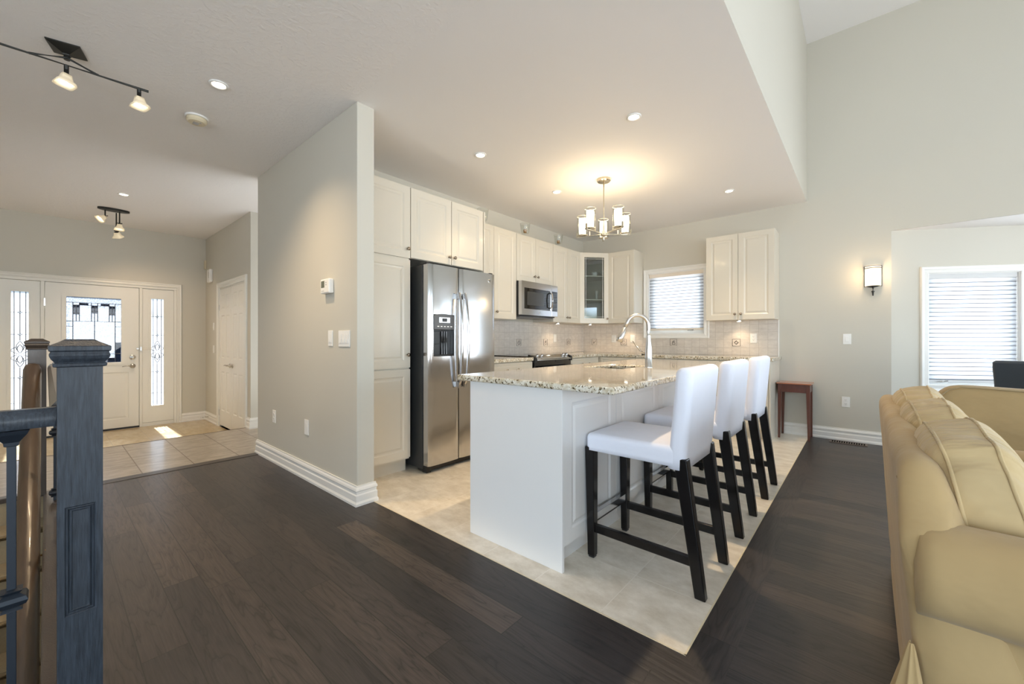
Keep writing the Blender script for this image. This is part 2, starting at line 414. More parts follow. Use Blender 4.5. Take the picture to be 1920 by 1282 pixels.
def tube(bm, pts, r, seg=10, cap=True, flat=None):
    pts = [Vector(p) for p in pts]; rs = []
    rr = r if isinstance(r, (list, tuple)) else [r]*len(pts)
    pa = None
    for i, p in enumerate(pts):
        d = (pts[min(i+1, len(pts)-1)]-pts[max(i-1, 0)]).normalized()
        if pa is None: a_, b_ = basis(d)
        else:
            a_ = (pa-d*pa.dot(d)).normalized(); b_ = d.cross(a_).normalized()
        pa = a_
        k = flat or 1
        rs.append([p+a_*math.cos(2*PI*j/seg)*rr[i]+b_*math.sin(2*PI*j/seg)*rr[i]*k for j in range(seg)])
    rings(bm, rs, True, cap)
def lathe(bm, prof, c=(0, 0, 0), axis='z', seg=24, cap=False):
    c = Vector(c); rs = []
    if isinstance(axis, str): ax = {'x': V(1, 0, 0), 'y': V(0, 1, 0), 'z': V(0, 0, 1)}[axis]
    else: ax = Vector(axis).normalized()
    a_, b_ = basis(ax)
    for r, h in prof:
        rs.append([c+ax*h+a_*math.cos(2*PI*j/seg)*r+b_*math.sin(2*PI*j/seg)*r for j in range(seg)])
    rings(bm, rs, True, cap)
def sell(bm, c, h, e=0.35, nu=28, nv=18, fn=None):   # superellipsoid
    def p(t, k): return math.copysign(abs(t)**k, t)
    rs = []
    for i in range(nv+1):
        ph = -PI/2+PI*i/nv
        rs.append([])
        for j in range(nu):
            th = 2*PI*j/nu
            q = V(p(math.cos(ph), e)*p(math.cos(th), e)*h[0], p(math.cos(ph), e)*p(math.sin(th), e)*h[1], p(math.sin(ph), e)*h[2])
            if fn: q = fn(q)
            rs[-1].append(Vector(c)+q)
    rings(bm, rs, True, False)
    bmesh.ops.remove_doubles(bm, verts=bm.verts, dist=0.0003)

def inset_panel(bm, F, a0, b0, a1, b1, d, loops):
    """nested rectangles from (a0,b0)-(a1,b1) at depth d; loops = [(inset, depth)...]"""
    prev = [bm.verts.new(F(x, y, d)) for x, y in ((a0, b0), (a1, b0), (a1, b1), (a0, b1))]
    for i_, dd in loops:
        cur = [bm.verts.new(F(x, y, d+dd)) for x, y in ((a0+i_, b0+i_), (a1-i_, b0+i_), (a1-i_, b1-i_), (a0+i_, b1-i_))]
        for k in range(4):
            bm.faces.new((prev[k], prev[(k+1) % 4], cur[(k+1) % 4], cur[k]))
        prev = cur
    bm.faces.new(prev)
RAISED = [(0.0, 0.0), (0.006, -0.006), (0.014, -0.007), (0.038, -0.001)]
def panelled(bm, F, a0, a1, b0, b1, t, panels, loops=RAISED, holes=()):
    """a slab of thickness t (back at d=0, front at d=t) with raised panels and see-through holes"""
    xs = sorted({a0, a1}|{q for p_ in list(panels)+list(holes) for q in (p_[0], p_[2])})
    zs = sorted({b0, b1}|{q for p_ in list(panels)+list(holes) for q in (p_[1], p_[3])})
    def inside(x, z, L): return any(p_[0] < x < p_[2] and p_[1] < z < p_[3] for p_ in L)
    for i in range(len(xs)-1):
        for j in range(len(zs)-1):
            cx, cz = (xs[i]+xs[i+1])/2, (zs[j]+zs[j+1])/2
            if inside(cx, cz, holes): continue
            c4 = ((xs[i], zs[j]), (xs[i+1], zs[j]), (xs[i+1], zs[j+1]), (xs[i], zs[j+1]))
            quad(bm, [F(x, z, 0) for x, z in reversed(c4)])
            if not inside(cx, cz, panels): quad(bm, [F(x, z, t) for x, z in c4])
    for p_ in panels: inset_panel(bm, F, p_[0], p_[1], p_[2], p_[3], t, loops)
    for (x0, z0, x1, z1) in [(a0, b0, a1, b1)]+list(holes):
        P4 = ((x0, z0), (x1, z0), (x1, z1), (x0, z1))
        for k in range(4):
            p0, p1 = P4[k], P4[(k+1) % 4]
            quad(bm, [F(p0[0], p0[1], 0), F(p1[0], p1[1], 0), F(p1[0], p1[1], t), F(p0[0], p0[1], t)])
    bmesh.ops.remove_doubles(bm, verts=bm.verts, dist=0.0001)

# ------------------------------------------------------------------ object helpers
def obj(name, bm, m, parent=None, smooth=False, bevel=0.0, seg=2, subsurf=0, auto=None, solid=0.0):
    bmesh.ops.recalc_face_normals(bm, faces=bm.faces)
    me = bpy.data.meshes.new(name); bm.to_mesh(me); bm.free()
    me.materials.append(m)
    if smooth:
        for p in me.polygons: p.use_smooth = True
    o = bpy.data.objects.new(name, me); COL.objects.link(o)
    if solid:
        s_ = o.modifiers.new('s', 'SOLIDIFY'); s_.thickness = solid; s_.offset = 0
    if bevel:
        b = o.modifiers.new('b', 'BEVEL'); b.width = bevel; b.segments = seg; b.limit_method = 'ANGLE'; b.angle_limit = 0.6
    if subsurf:
        s_ = o.modifiers.new('u', 'SUBSURF'); s_.levels = subsurf; s_.render_levels = subsurf
    if smooth and auto:
        me.set_sharp_from_angle(angle=auto)
    if parent is not None:
        o.parent = parent
        o.matrix_parent_inverse = Matrix.Translation(-Vector(parent.get('_base', (0, 0, 0))))
    return o
def thing(name, label, cat, loc=(0, 0, 0), group=None):
    o = bpy.data.objects.new(name, None); COL.objects.link(o)
    o.empty_display_size = 0.1
    o.location = loc
    o['_base'] = tuple(float(x) for x in loc)
    o['label'] = label; o['category'] = cat
    if group: o['group'] = group
    return o
def tag(o, label, cat, group=None, kind=None):
    o['label'] = label; o['category'] = cat
    if group: o['group'] = group
    if kind: o['kind'] = kind
    return o
def struct(name, bm, m, **kw):
    o = obj(name, bm, m, **kw); o['kind'] = 'structure'; return o
def dup(root, loc, label=None, group=None, rotz=None):
    r = root.copy(); COL.objects.link(r); r.location = loc
    if rotz is not None: r.rotation_euler = (0, 0, rotz)
    if label: r['label'] = label
    if group: r['group'] = group
    for ch in list(root.children):
        c = ch.copy(); COL.objects.link(c); mi = ch.matrix_parent_inverse.copy(); c.parent = r; c.matrix_parent_inverse = mi
        for g in ch.children:
            d = g.copy(); COL.objects.link(d); mi = g.matrix_parent_inverse.copy(); d.parent = c; d.matrix_parent_inverse = mi
    return r

# ================================================================== THE ROOM
YB = 5.868        # kitchen window wall
XL = -3.53        # fridge wall
XS = -0.505       # edge of the low ceiling
ZC, ZH = 2.75, 4.6
XD = -8.05        # front door wall
ZF = -0.16        # sunken foyer floor
YK = 1.70         # closet wall
YR = -3.2         # wall behind the camera
XR = 4.9          # living room window wall

def wall(name, F, L, z0, z1, t, openings=(), m=WALL):
    bm = BM()
    xs = sorted({0.0, L}|{q for o_ in openings for q in (o_[0], o_[1])})
    zs = sorted({z0, z1}|{q for o_ in openings for q in (o_[2], o_[3])})
    def hole(x, z): return any(o_[0] < x < o_[1] and o_[2] < z < o_[3] for o_ in openings)
    for i in range(len(xs)-1):
        for j in range(len(zs)-1):
            if hole((xs[i]+xs[i+1])/2, (zs[j]+zs[j+1])/2): continue
            c4 = ((xs[i], zs[j]), (xs[i+1], zs[j]), (xs[i+1], zs[j+1]), (xs[i], zs[j+1]))
            quad(bm, [F(x, z, 0) for x, z in c4]); quad(bm, [F(x, z, -t) for x, z in reversed(c4)])
    for (a0, a1, b0, b1) in [(0, L, z0, z1)]+list(openings):
        P4 = ((a0, b0), (a1, b0), (a1, b1), (a0, b1))
        for k in range(4):
            p0, p1 = P4[k], P4[(k+1) % 4]
            quad(bm, [F(p0[0], p0[1], 0), F(p1[0], p1[1], 0), F(p1[0], p1[1], -t), F(p0[0], p0[1], -t)])
    bmesh.ops.remove_doubles(bm, verts=bm.verts, dist=0.0001)
    return struct(name, bm, m)

FBACK = Fr((XL, YB, 0), (1, 0, 0), (0, -1, 0))      # a = X - XL
def bx_(x): return x-XL
KW = (-2.413, -1.64, 1.217, 2.09)                   # kitchen window opening
wall('wall_back', FBACK, 0.22-XL, 0, ZH, 0.14, [(bx_(KW[0]), bx_(KW[1]), KW[2], KW[3])])
# the wall above the bay: header
bm = BM(); box(bm, 0.22, 4.18, YB, YB+0.14, 2.2815, ZH); struct('wall_back', bm, WALL)
bm = BM(); box(bm, 4.18, XR, YB, YB+0.14, 0, ZH); struct('wall_back', bm, WALL)
# bay
A30 = math.radians(30)
DB = V(math.cos(A30), math.sin(A30), 0); NB = V(math.sin(A30), -math.cos(A30), 0)
FBAY = Fr((0.22, YB, 0), DB, NB)
BW = (0.327, 1.113, 0.66, 1.815)
LBAY = 1.30
wall('wall_bay', FBAY, LBAY, 0, 2.28, 0.12, [BW])
P1 = V(0.22, YB, 0)+DB*LBAY
P2 = V(4.18-(P1.x-0.22), P1.y, 0)
wall('wall_bay', Fr(P1, (1, 0, 0), (0, -1, 0)), P2.x-P1.x, 0, 2.28, 0.12, [(0.12, P2.x-P1.x-0.12, 0.05, 2.1)])
D2 = (V(4.18, YB, 0)-P2).normalized()
wall('wall_bay', Fr(P2, D2, (-D2.y*-1, -abs(D2.x), 0)), LBAY, 0, 2.28, 0.12, [(0.2, 1.1, 0.66, 1.815)])
bm = BM()
for z in (2.28, 2.36):
    quad(bm, [(0.22, YB, z), (P1.x, P1.y+0.1, z), (P2.x, P2.y+0.1, z), (4.18, YB, z)])
struct('ceiling', bm, CEIL)
bm = BM(); quad(bm, [(0.22, YB, 0), (P1.x, P1.y+0.1, 0), (P2.x, P2.y+0.1, 0), (4.18, YB, 0)]); struct('floor', bm, WOOD)

# fridge wall, partition, soffit face
bm = BM(); box(bm, XL-0.12, XL, 1.515, YB, 0, ZC); struct('wall_left', bm, WALL)
bm = BM(); box(bm, -4.57, -2.60, 1.388, 1.515, 0, ZC); struct('wall_partition', bm, WALL, bevel=0.004)
bm = BM(); box(bm, XS-0.12, XS, YR, YB, ZC+0.0006, ZH); struct('wall_soffit', bm, WALL)
# front door wall
FD = Fr((XD, -3.2, 0), (0, 1, 0), (1, 0, 0))
def fy(y): return y+3.2
wall('wall_front', FD, 1.70+3.2, ZF-0.2, ZC, 0.15, [(fy(-0.42), fy(1.335), ZF, 1.925)])
# closet wall
FC = Fr((XD, YK, 0), (1, 0, 0), (0, -1, 0))
wall('wall_closet', FC, -5.86-XD, ZF-0.2, ZC, 0.12, [(-7.255-XD, -6.06-XD, ZF, 1.895)])
bm = BM(); box(bm, -5.98, -5.86, YK+0.12, 3.1, -0.05, ZC); struct('wall_hall', bm, WALL)
bm = BM(); box(bm, -5.98, XL-0.12, 3.1, 3.22, -0.05, ZC); struct('wall_hall', bm, WALL)
bm = BM(); box(bm, -7.5, -5.98, 2.35, 2.4, ZF, ZC); struct('wall_hall', bm, WALL)
# unseen sides of the room: living room windows, plus rear ones added for light
RW = [(0.5, 2.6, 0.35, 2.35), (3.1, 5.2, 0.05, 2.35), (5.7, 7.8, 0.35, 2.35)]
wall('wall_right', Fr((XR, YB-0.2, 0), (0, -1, 0), (-1, 0, 0)), YB-0.2-YR, 0, ZH, 0.14, RW)
bm = BM(); box(bm, XR, XR+0.14, YB-0.2, YB+0.14, 0, ZH); struct('wall_right', bm, WALL)
REAR_ADDED = [(0.4, 2.4, 0.15, 2.35), (2.7, 4.7, 0.15, 2.35), (5.3, 6.5, 0.6, 2.3)]  # rear openings added to light the partition and island end
wall('wall_rear', Fr((XR, YR, 0), (-1, 0, 0), (0, 1, 0)), XR-XD, -2.7, ZH, 0.14, REAR_ADDED)
# ceilings
bm = BM(); box(bm, XD, XS-0.0006, YR, YB, ZC, ZC+0.1)
struct('ceiling', bm, CEIL)
bm = BM(); box(bm, XS-0.12, XR, YR, YB, ZH, ZH+0.1); struct('ceiling', bm, CEIL)

# floors
bm = BM()
for x0, x1, y0, y1 in ((-4.48, -0.35, 0.02, 1.37), (-1.76, -0.35, YR, 0.02), (-4.48, -1.76, YR, -1.12), (-0.35, XR, YR, YB)):
    quad(bm, [(x0, y0, 0), (x1, y0, 0), (x1, y1, 0), (x0, y1, 0)])
struct('floor', bm, WOOD)
bm = BM(); quad(bm, [(-4.48, 1.37, 0), (-0.35, 1.37, 0), (-0.482, 1.5015, 0), (-4.48, 1.5015, 0)]); struct('floor', bm, WOODB)
bm = BM(); quad(bm, [(-0.35, 1.37, 0), (-0.35, YB, 0), (-0.482, YB, 0), (-0.482, 1.5015, 0)]); struct('floor', bm, WOODBY)
bm = BM(); quad(bm, [(XL, 1.5, 0), (-0.482, 1.5, 0), (-0.482, YB, 0), (XL, YB, 0)]); struct('floor', bm, TILEK)
bm = BM(); box(bm, -0.4862, -0.480, 1.499, YB, -0.004, 0.0018); box(bm, -2.6, -0.480, 1.4985, 1.5045, -0.004, 0.0018); struct('trim_1', bm, MATS['ivory_plastic'])
bm = BM(); box(bm, -5.98, -4.58, 0.0, 3.1, -0.2, 0); box(bm, -5.98, -4.66, YR, 0.0, -0.2, 0); struct('floor', bm, TILEL)
bm = BM(); quad(bm, [(XD, YR, ZF), (-5.98, YR, ZF), (-5.98, 2.4, ZF), (XD, 2.4, ZF)]); struct('floor', bm, TILEF)
bm = BM(); box(bm, -5.986, -5.972, YR, YK, -0.012, 0.002); struct('trim_2', bm, MATS['vent_brown'])
bm = BM(); box(bm, -4.585, -4.48, 0.02, 1.39, -0.02, 0.004); struct('trim_3', bm, WOODBY, bevel=0.003)

# stairwell
bm = BM(); box(bm, -4.66, -1.70, 0.001, 0.02, -2.6, -0.026); struct('wall_stairwell', bm, WALL)
bm = BM(); box(bm, -4.66, -1.70, -1.14, -1.12, -2.6, -0.026); struct('wall_stairwell', bm, WALL)
bm = BM(); box(bm, -1.78, -1.76, -1.12, 0.0, -2.6, -0.026); struct('wall_stairwell', bm, WALL)
bm = BM()
box(bm, -4.585, -1.73, -0.012, 0.075, -0.026, 0.006)
box(bm, -4.585, -1.73, -1.16, -1.108, -0.026, 0.006)
box(bm, -1.79, -1.735, -1.108, -0.012, -0.026, 0.006)
box(bm, -4.66, -4.585, -1.12, 0.0, -0.03, 0.006)
struct('trim_4', bm, DKOAK, bevel=0.006)
bm = BM()
rise, run = 0.188, 0.232
x, z = -4.60, 0.0
pts = [(x-0.05, -2.6), (x-0.05, -0.032), (x, -0.032)]
for k in range(12):
    z -= rise
    pts += [(x+0.0, z), (x+run, z)] if k else [(x, z), (x+run, z)]
    x += run
pts += [(x, -2.6)]
rs = [[V(px_, y_, pz_) for px_, pz_ in pts] for y_ in (-1.105, -0.012)]
rings(bm, rs, True, True)
stair = obj('staircase', bm, CARPET)
bpy.context.view_layer.update()
tag(stair, 'beige carpeted basement staircase dropping away below the dark railing', 'stairs')
bm = BM()
x, z = -4.60, -rise
for k in range(12):
    tube(bm, [(x+run+0.004, -1.105, z-0.018), (x+run+0.004, -0.012, z-0.018)], 0.02, 10)
    x += run; z -= rise
obj('nosing', bm, CARPET, stair, smooth=True)

# ------------------------------------------------------------------ baseboards and casings
def profile_run(name, F, a0, a1, h=0.135, t=0.018, b0=0.0, m=TRIM, ends=(0, 0)):
    """baseboard profile extruded along a frame; ends = mitre extension (+out/-in)"""
    prof = [(0, 0), (t+0.004, 0), (t+0.004, h*0.12), (t-0.002, h*0.22), (t-0.002, h*0.52), (t-0.007, h*0.58), (t-0.006, h*0.70), (t-0.001, h*0.76), (t-0.004, h*0.86), (t-0.010, h*0.93), (t-0.010, h), (0, h)]
    bm = BM()
    rings(bm, [[F(a0-ends[0]*d, b0+z, d) for d, z in prof], [F(a1+ends[1]*d, b0+z, d) for d, z in prof]], True, True)
    return struct(name, bm, m)
FP = Fr((-4.57, 1.388, 0), (1, 0, 0), (0, -1, 0))
profile_run('baseboard_partition', FP, 0.0, 1.97, ends=(1, 1))
profile_run('baseboard_partition', Fr((-2.60, 1.388, 0), (0, 1, 0), (1, 0, 0)), 0, 0.127, ends=(1, 1))
profile_run('baseboard_partition', Fr((-4.57, 1.515, 0), (0, -1, 0), (-1, 0, 0)), 0, 0.127, ends=(1, 1))
profile_run('baseboard_back', FBACK, bx_(-0.76), bx_(0.22), ends=(0, 0))
profile_run('baseboard_bay', FBAY, 0, LBAY)
profile_run('baseboard_front', FD, fy(1.362), fy(1.70), b0=ZF, ends=(0, -1))
profile_run('baseboard_closet', FC, 0.0, -7.33-XD, b0=ZF, ends=(-1, 0))
profile_run('baseboard_closet', FC, -5.985-XD, -5.86-XD, b0=0, ends=(0, 1))
profile_run('baseboard_hall', Fr((-5.86, YK, 0), (0, 1, 0), (1, 0, 0)), 0, 1.4, b0=0, ends=(1, 0))

def casing(name, F, a0, a1, b0, b1, w=0.07, sill=True, m=TRIM, parent=None):
    bm = BM()
    loops = [(w, 0.0), (w, 0.016), (w-0.008, 0.020), (w*0.45, 0.014), (w*0.35, 0.02), (0.006, 0.024), (0, 0.018), (0, 0)]
    prev = None
    for off, d in loops:
        q = w-off
        pts = [F(a0-q, b0-(q if sill else 0), d), F(a1+q, b0-(q if sill else 0), d), F(a1+q, b1+q, d), F(a0-q, b1+q, d)]
        cur = [bm.verts.new(p) for p in pts]
        if prev:
            for k in (range(4) if sill else (1, 2, 3)):
                bm.faces.new((prev[k], prev[(k+1) % 4], cur[(k+1) % 4], cur[k]))
        prev = cur
    if parent is not None: return obj('casing', bm, m, parent)
    return struct(name, bm, m)

def window_unit(n, F, a0, a1, b0, b1, sash=0.05, depth=0.075, reveal=0.14):
    casing('window_%d' % n, F, a0, a1, b0, b1)
    root = COL.objects['window_%d' % n]
    bm = BM()                                # lined reveal
    for (x0, x1, z0, z1) in ((a0, a0+0.006, b0, b1), (a1-0.006, a1, b0, b1), (a0, a1, b0, b0+0.006), (a0, a1, b1-0.006, b1)):
        fbox(bm, F, x0, x1, z0, z1, -reveal, 0.0)
    obj('jamb', bm, TRIM, root)
    bm = BM()
    panelled(bm, Fr(F.o-F.n*(depth+0.035), F.u, F.n), a0+0.006, a1-0.006, b0+0.006, b1-0.006, 0.035, [], holes=[(a0+sash, b0+sash, a1-sash, b1-sash)])
    obj('sash', bm, TRIM, root, bevel=0.003)
    bm = BM(); fbox(bm, F, a0+sash-0.005, a1-sash+0.005, b0+sash-0.005, b1-sash+0.005, -depth-0.022, -depth-0.016)
    obj('pane', bm, GLASSW, root)
    return root

window_unit(1, FBACK, bx_(KW[0]), bx_(KW[1]), KW[2], KW[3], sash=0.075)
window_unit(2, FBAY, *BW, sash=0.06)
w1 = Fr(P1, (1, 0, 0), (0, -1, 0))
window_unit(3, w1, 0.12, (P2.x-P1.x)/2, 0.05, 2.1, sash=0.09)
window_unit(4, w1, (P2.x-P1.x)/2, P2.x-P1.x-0.12, 0.05, 2.1, sash=0.09)
FRW = Fr((XR, YB-0.2, 0), (0, -1, 0), (-1, 0, 0))
for i, w_ in enumerate(RW): window_unit(5+i, FRW, *w_, sash=0.08)
for i, w_ in enumerate(REAR_ADDED): window_unit(8+i, Fr((XR, YR, 0), (-1, 0, 0), (0, 1, 0)), *w_, sash=0.08)  # frames for the added rear openings

# unseen slab added to keep direct sun off the bay blind
bm = BM(); box(bm, XL-0.5, 0.30, YB+0.14, YB+0.85, 2.72, 2.86); struct('added_sun_shield', bm, TRIM)
# portals in every opening
for w_ in RW:
    portal((XR+0.1, YB-0.2-(w_[0]+w_[1])/2, (w_[2]+w_[3])/2), (0, PI/2, 0), w_[3]-w_[2], w_[1]-w_[0])
for w_ in REAR_ADDED: portal((XR-(w_[0]+w_[1])/2, YR-0.1, 1.25), (PI/2, 0, 0), w_[1]-w_[0], 2.2)
portal(((KW[0]+KW[1])/2, YB+0.13, (KW[2]+KW[3])/2), (-PI/2, 0, 0), KW[1]-KW[0], KW[3]-KW[2])
pb = FBAY((BW[0]+BW[1])/2, (BW[2]+BW[3])/2, -0.13)
portal(pb, (-PI/2, 0, A30), BW[1]-BW[0], BW[3]-BW[2])
portal(((P1.x+P2.x)/2, P1.y+0.13, 1.07), (-PI/2, 0, 0), P2.x-P1.x-0.24, 2.05)
portal((XD-0.14, 0.46, 0.9), (0, -PI/2, 0), 2.05, 1.75)

# ------------------------------------------------------------------ blinds
def blind(F, a0, a1, b0, b1, label, hm, d=-0.03, pitch=0.0435, gap=0.10, head=0.055):
    c = F((a0+a1)/2, b1, d)
    t = thing('window_blind', label, 'window blind', tuple(c))
    bm = BM(); fbox(bm, F, a0, a1, b1-head, b1-0.002, d-0.028, d+0.022); obj('headrail', bm, hm, t, bevel=0.006)
    z1 = b1-head; z0 = b0+gap
    bm = BM(); bf = BM(); z = z1
    while z-pitch > z0:
        ps = [(0.006, z), (0.014, z-pitch*0.35), (0.010, z-pitch*0.75), (-0.004, z-pitch)]
        rings(bm, [[F(a0+0.003, q[1], d+q[0]) for q in ps], [F(a1-0.003, q[1], d+q[0]) for q in ps]], False, False)
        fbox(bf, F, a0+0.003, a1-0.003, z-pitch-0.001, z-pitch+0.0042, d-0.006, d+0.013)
        z -= pitch
    s_ = obj('slats', bm, BLIND, t, smooth=True)
    obj('slat_folds', bf, BLINDF, t)
    bm = BM(); fbox(bm, F, a0+0.002, a1-0.002, z-0.035, z-0.002, d-0.018, d+0.012); obj('bottom_rail', bm, hm, t, bevel=0.008)
    return t
blind(FBACK, bx_(KW[0])+0.008, bx_(KW[1])-0.008, KW[2], KW[3], 'horizontal vane blind with beige headrail in the kitchen window', HEADB, gap=0.075)
blind(FBAY, BW[0]+0.008, BW[1]-0.008, BW[2], BW[3], 'horizontal vane blind with grey headrail in the window behind the sofas', HEADG, gap=0.05)
# window cranks
def crank(F, a, b, label):
    t = thing('window_crank', label, 'window crank', tuple(F(a, b, -0.02)))
    bm = BM(); fbox(bm, F, a-0.02, a+0.03, b-0.012, b+0.008, -0.05, -0.01); obj('base', bm, PLAST, t, bevel=0.004)
    bm = BM(); tube(bm, [F(a+0.02, b+0.004, -0.008), F(a-0.03, b+0.002, 0.006), F(a-0.055, b-0.002, 0.008)], [0.008, 0.006, 0.006], 8); obj('handle', bm, CHROME, t, smooth=True)
crank(FBACK, bx_(-1.80), KW[2]+0.045, 'small crank handle at the foot of the kitchen window')
crank(FBAY, BW[0]+0.16, BW[2]+0.035, 'small crank handle at the foot of the window behind the sofas')

# ------------------------------------------------------------------ front door
def lead_lines(bm, F, segs, d, r=0.0035):
    for s_ in segs: tube(bm, [F(p[0], p[1], d) for p in s_], r, 6)
LEAD = mat('lead_came', (0.10, 0.11, 0.13), 0.4, 0.5)
DX = -0.06
FDD = Fr((XD+DX, 0, 0), (0, 1, 0), (1, 0, 0))     # a = Y
bm = BM()
# frame: head, jambs, two mullions, sill
fbox(bm, FDD, -0.42, 1.335, 1.889, 1.925, -0.06, 0.062)
for a0, a1 in ((-0.42, -0.385), (-0.045, -0.012), (0.905, 0.938), (1.30, 1.335)): fbox(bm, FDD, a0, a1, ZF, 1.889, -0.06, 0.055)
fbox(bm, FDD, -0.385, -0.045, ZF, ZF+0.05, -0.06, 0.04); fbox(bm, FDD, 0.938, 1.30, ZF, ZF+0.05, -0.06, 0.04)
for a0, a1 in ((-0.385, -0.370), (-0.062, -0.045), (-0.012, 0.004), (0.890, 0.905), (0.938, 0.952), (1.286, 1.30)): fbox(bm, FDD, a0, a1, ZF, 1.889, -0.06, -0.002)
fbox(bm, FDD, -0.385, 1.30, 1.872, 1.889, -0.06, -0.002); fbox(bm, FDD, -0.385, 1.30, ZF, ZF+0.07, -0.06, -0.002)
dfr = struct('door_1', bm, DOORW, bevel=0.003)
casing('door_1_casing', Fr((XD, 0, 0), (0, 1, 0), (1, 0, 0)), -0.42, 1.335, ZF, 1.925, w=0.055, sill=False, m=DOORW, parent=dfr)
bm = BM(); fbox(bm, FDD, -0.012, 0.905, ZF, ZF+0.022, -0.06, 0.05); obj('threshold', bm, BLACK, dfr)
# slab
bm = BM()
G = (0.168, 0.795, 0.722, 1.722)
panelled(bm, FDD, -0.006, 0.900, ZF+0.025, 1.884, 0.045, [(0.11, -0.01, 0.425, 0.66), (0.475, -0.01, 0.79, 0.66)], holes=[G])
slab = obj('door_slab', bm, DOORW, dfr)
bm = BM()
panelled(bm, Fr(FDD.o+V(0.04, 0, 0), FDD.u, FDD.n), G[0]-0.03, G[2]+0.03, G[1]-0.03, G[3]+0.03, 0.016, [], holes=[(G[0]+0.012, G[1]+0.012, G[2]-0.012, G[3]-0.012)])
obj('glass_frame', bm, DOORW, slab, bevel=0.006)
bm = BM(); fbox(bm, FDD, G[0], G[2], G[1], G[3], 0.018, 0.024); obj('door_glass', bm, DOORG, slab)
bm = BM()
x0, x1, z0, z1 = G[0]+0.012, G[2]-0.012, G[1]+0.012, G[3]-0.012
def H(z, a, b): return [(a, z), (b, z)]
def U(x, a, b): return [(x, a), (x, b)]
c_ = (x0+x1)/2
segs = [H(z1-0.075, x0, x1), H(z1-0.11, x0+0.06, x1-0.06), H(z1-0.33, x0, x1), U(x0+0.06, z0, z1-0.075), U(x1-0.06, z0, z1-0.075), U(c_, z0+0.12, z1-0.33),
        U(c_-0.03, z1-0.33, z1-0.075), U(c_+0.03, z1-0.33, z1-0.075), U(x0+0.12, z1-0.33, z1-0.075), U(x1-0.12, z1-0.33, z1-0.075), U(x0+0.09, z1-0.33, z1-0.11), U(x1-0.09, z1-0.33, z1-0.11),
        U(c_, z1-0.33, z1-0.11), H(z1-0.19, c_-0.03, c_+0.03), H(z1-0.22, x0+0.06, x0+0.12), H(z1-0.22, x1-0.12, x1-0.06), H(z0+0.12, x0, x1), H(z0+0.06, x0+0.06, x1-0.06), H(z1-0.40, x0, x0+0.06), H(z1-0.40, x1-0.06, x1)]
lead_lines(bm, FDD, segs, 0.027, 0.0045); obj('lead_lines', bm, LEAD, slab)
bm = BM()
for a0, b0, a1, b1 in ((c_-0.03, z1-0.22, c_+0.03, z1-0.11), (x0+0.06, z1-0.24, x0+0.12, z1-0.11), (x1-0.12, z1-0.24, x1-0.06, z1-0.11), (x0+0.12, z1-0.11, c_-0.06, z1-0.08), (c_+0.06, z1-0.11, x1-0.12, z1-0.08), (x1-0.06, z0+0.06, x1, z0+0.28), (x0, z0, x1, z0+0.06)):
    fbox(bm, FDD, a0, a1, b0, b1, 0.0245, 0.0275)
obj('bevelled_glass', bm, LGREY, slab)
def lever(F, a, b, d, parent, s_=-1):
    bm = BM(); lathe(bm, [(0.0, 0), (0.033, 0), (0.033, 0.008), (0.02, 0.014), (0.012, 0.018), (0.012, 0.05), (0, 0.05)], F(a, b, d), F.n, 20)
    h = obj('lever_handle', bm, CHROME, parent, smooth=True)
    bm = BM(); tube(bm, [F(a, b, d+0.045), F(a+s_*0.03, b+0.006, d+0.05), F(a+s_*0.075, b+0.004, d+0.05), F(a+s_*0.115, b-0.006, d+0.047)], [0.010, 0.009, 0.007, 0.005], 10)
    obj('lever', bm, CHROME, h if h.parent is None or h.parent.parent is None else parent, smooth=True)
    return h
lever(FDD, 0.832, 0.745, 0.045, dfr)
bm = BM(); lathe(bm, [(0.0, 0), (0.034, 0), (0.034, 0.010), (0.022, 0.016), (0.0, 0.018)], FDD(0.832, 0.872, 0.045), (1, 0, 0), 20); fbox(bm, FDD, 0.828, 0.836, 0.857, 0.887, 0.06, 0.078)
obj('deadbolt', bm, CHROME, dfr, smooth=True, auto=0.6)
bm = BM(); fbox(bm, FDD, 0.872, 0.90, 0.985, 1.005, 0.045, 0.062); fbox(bm, FDD, 0.908, 0.93, 0.965, 1.02, 0.055, 0.075); tube(bm, [FDD(0.93, 1.0, 0.07), FDD(1.02, 1.005, 0.075), FDD(1.02, 0.985, 0.075), FDD(0.93, 0.98, 0.07)], 0.003, 6)
obj('security_latch', bm, CHROME, dfr)
bm = BM()
for z in (1.62, 0.86, 0.1): fbox(bm, FDD, -0.018, -0.003, z-0.05, z+0.05, 0.04, 0.058)
obj('hinges', bm, CHROME, dfr)
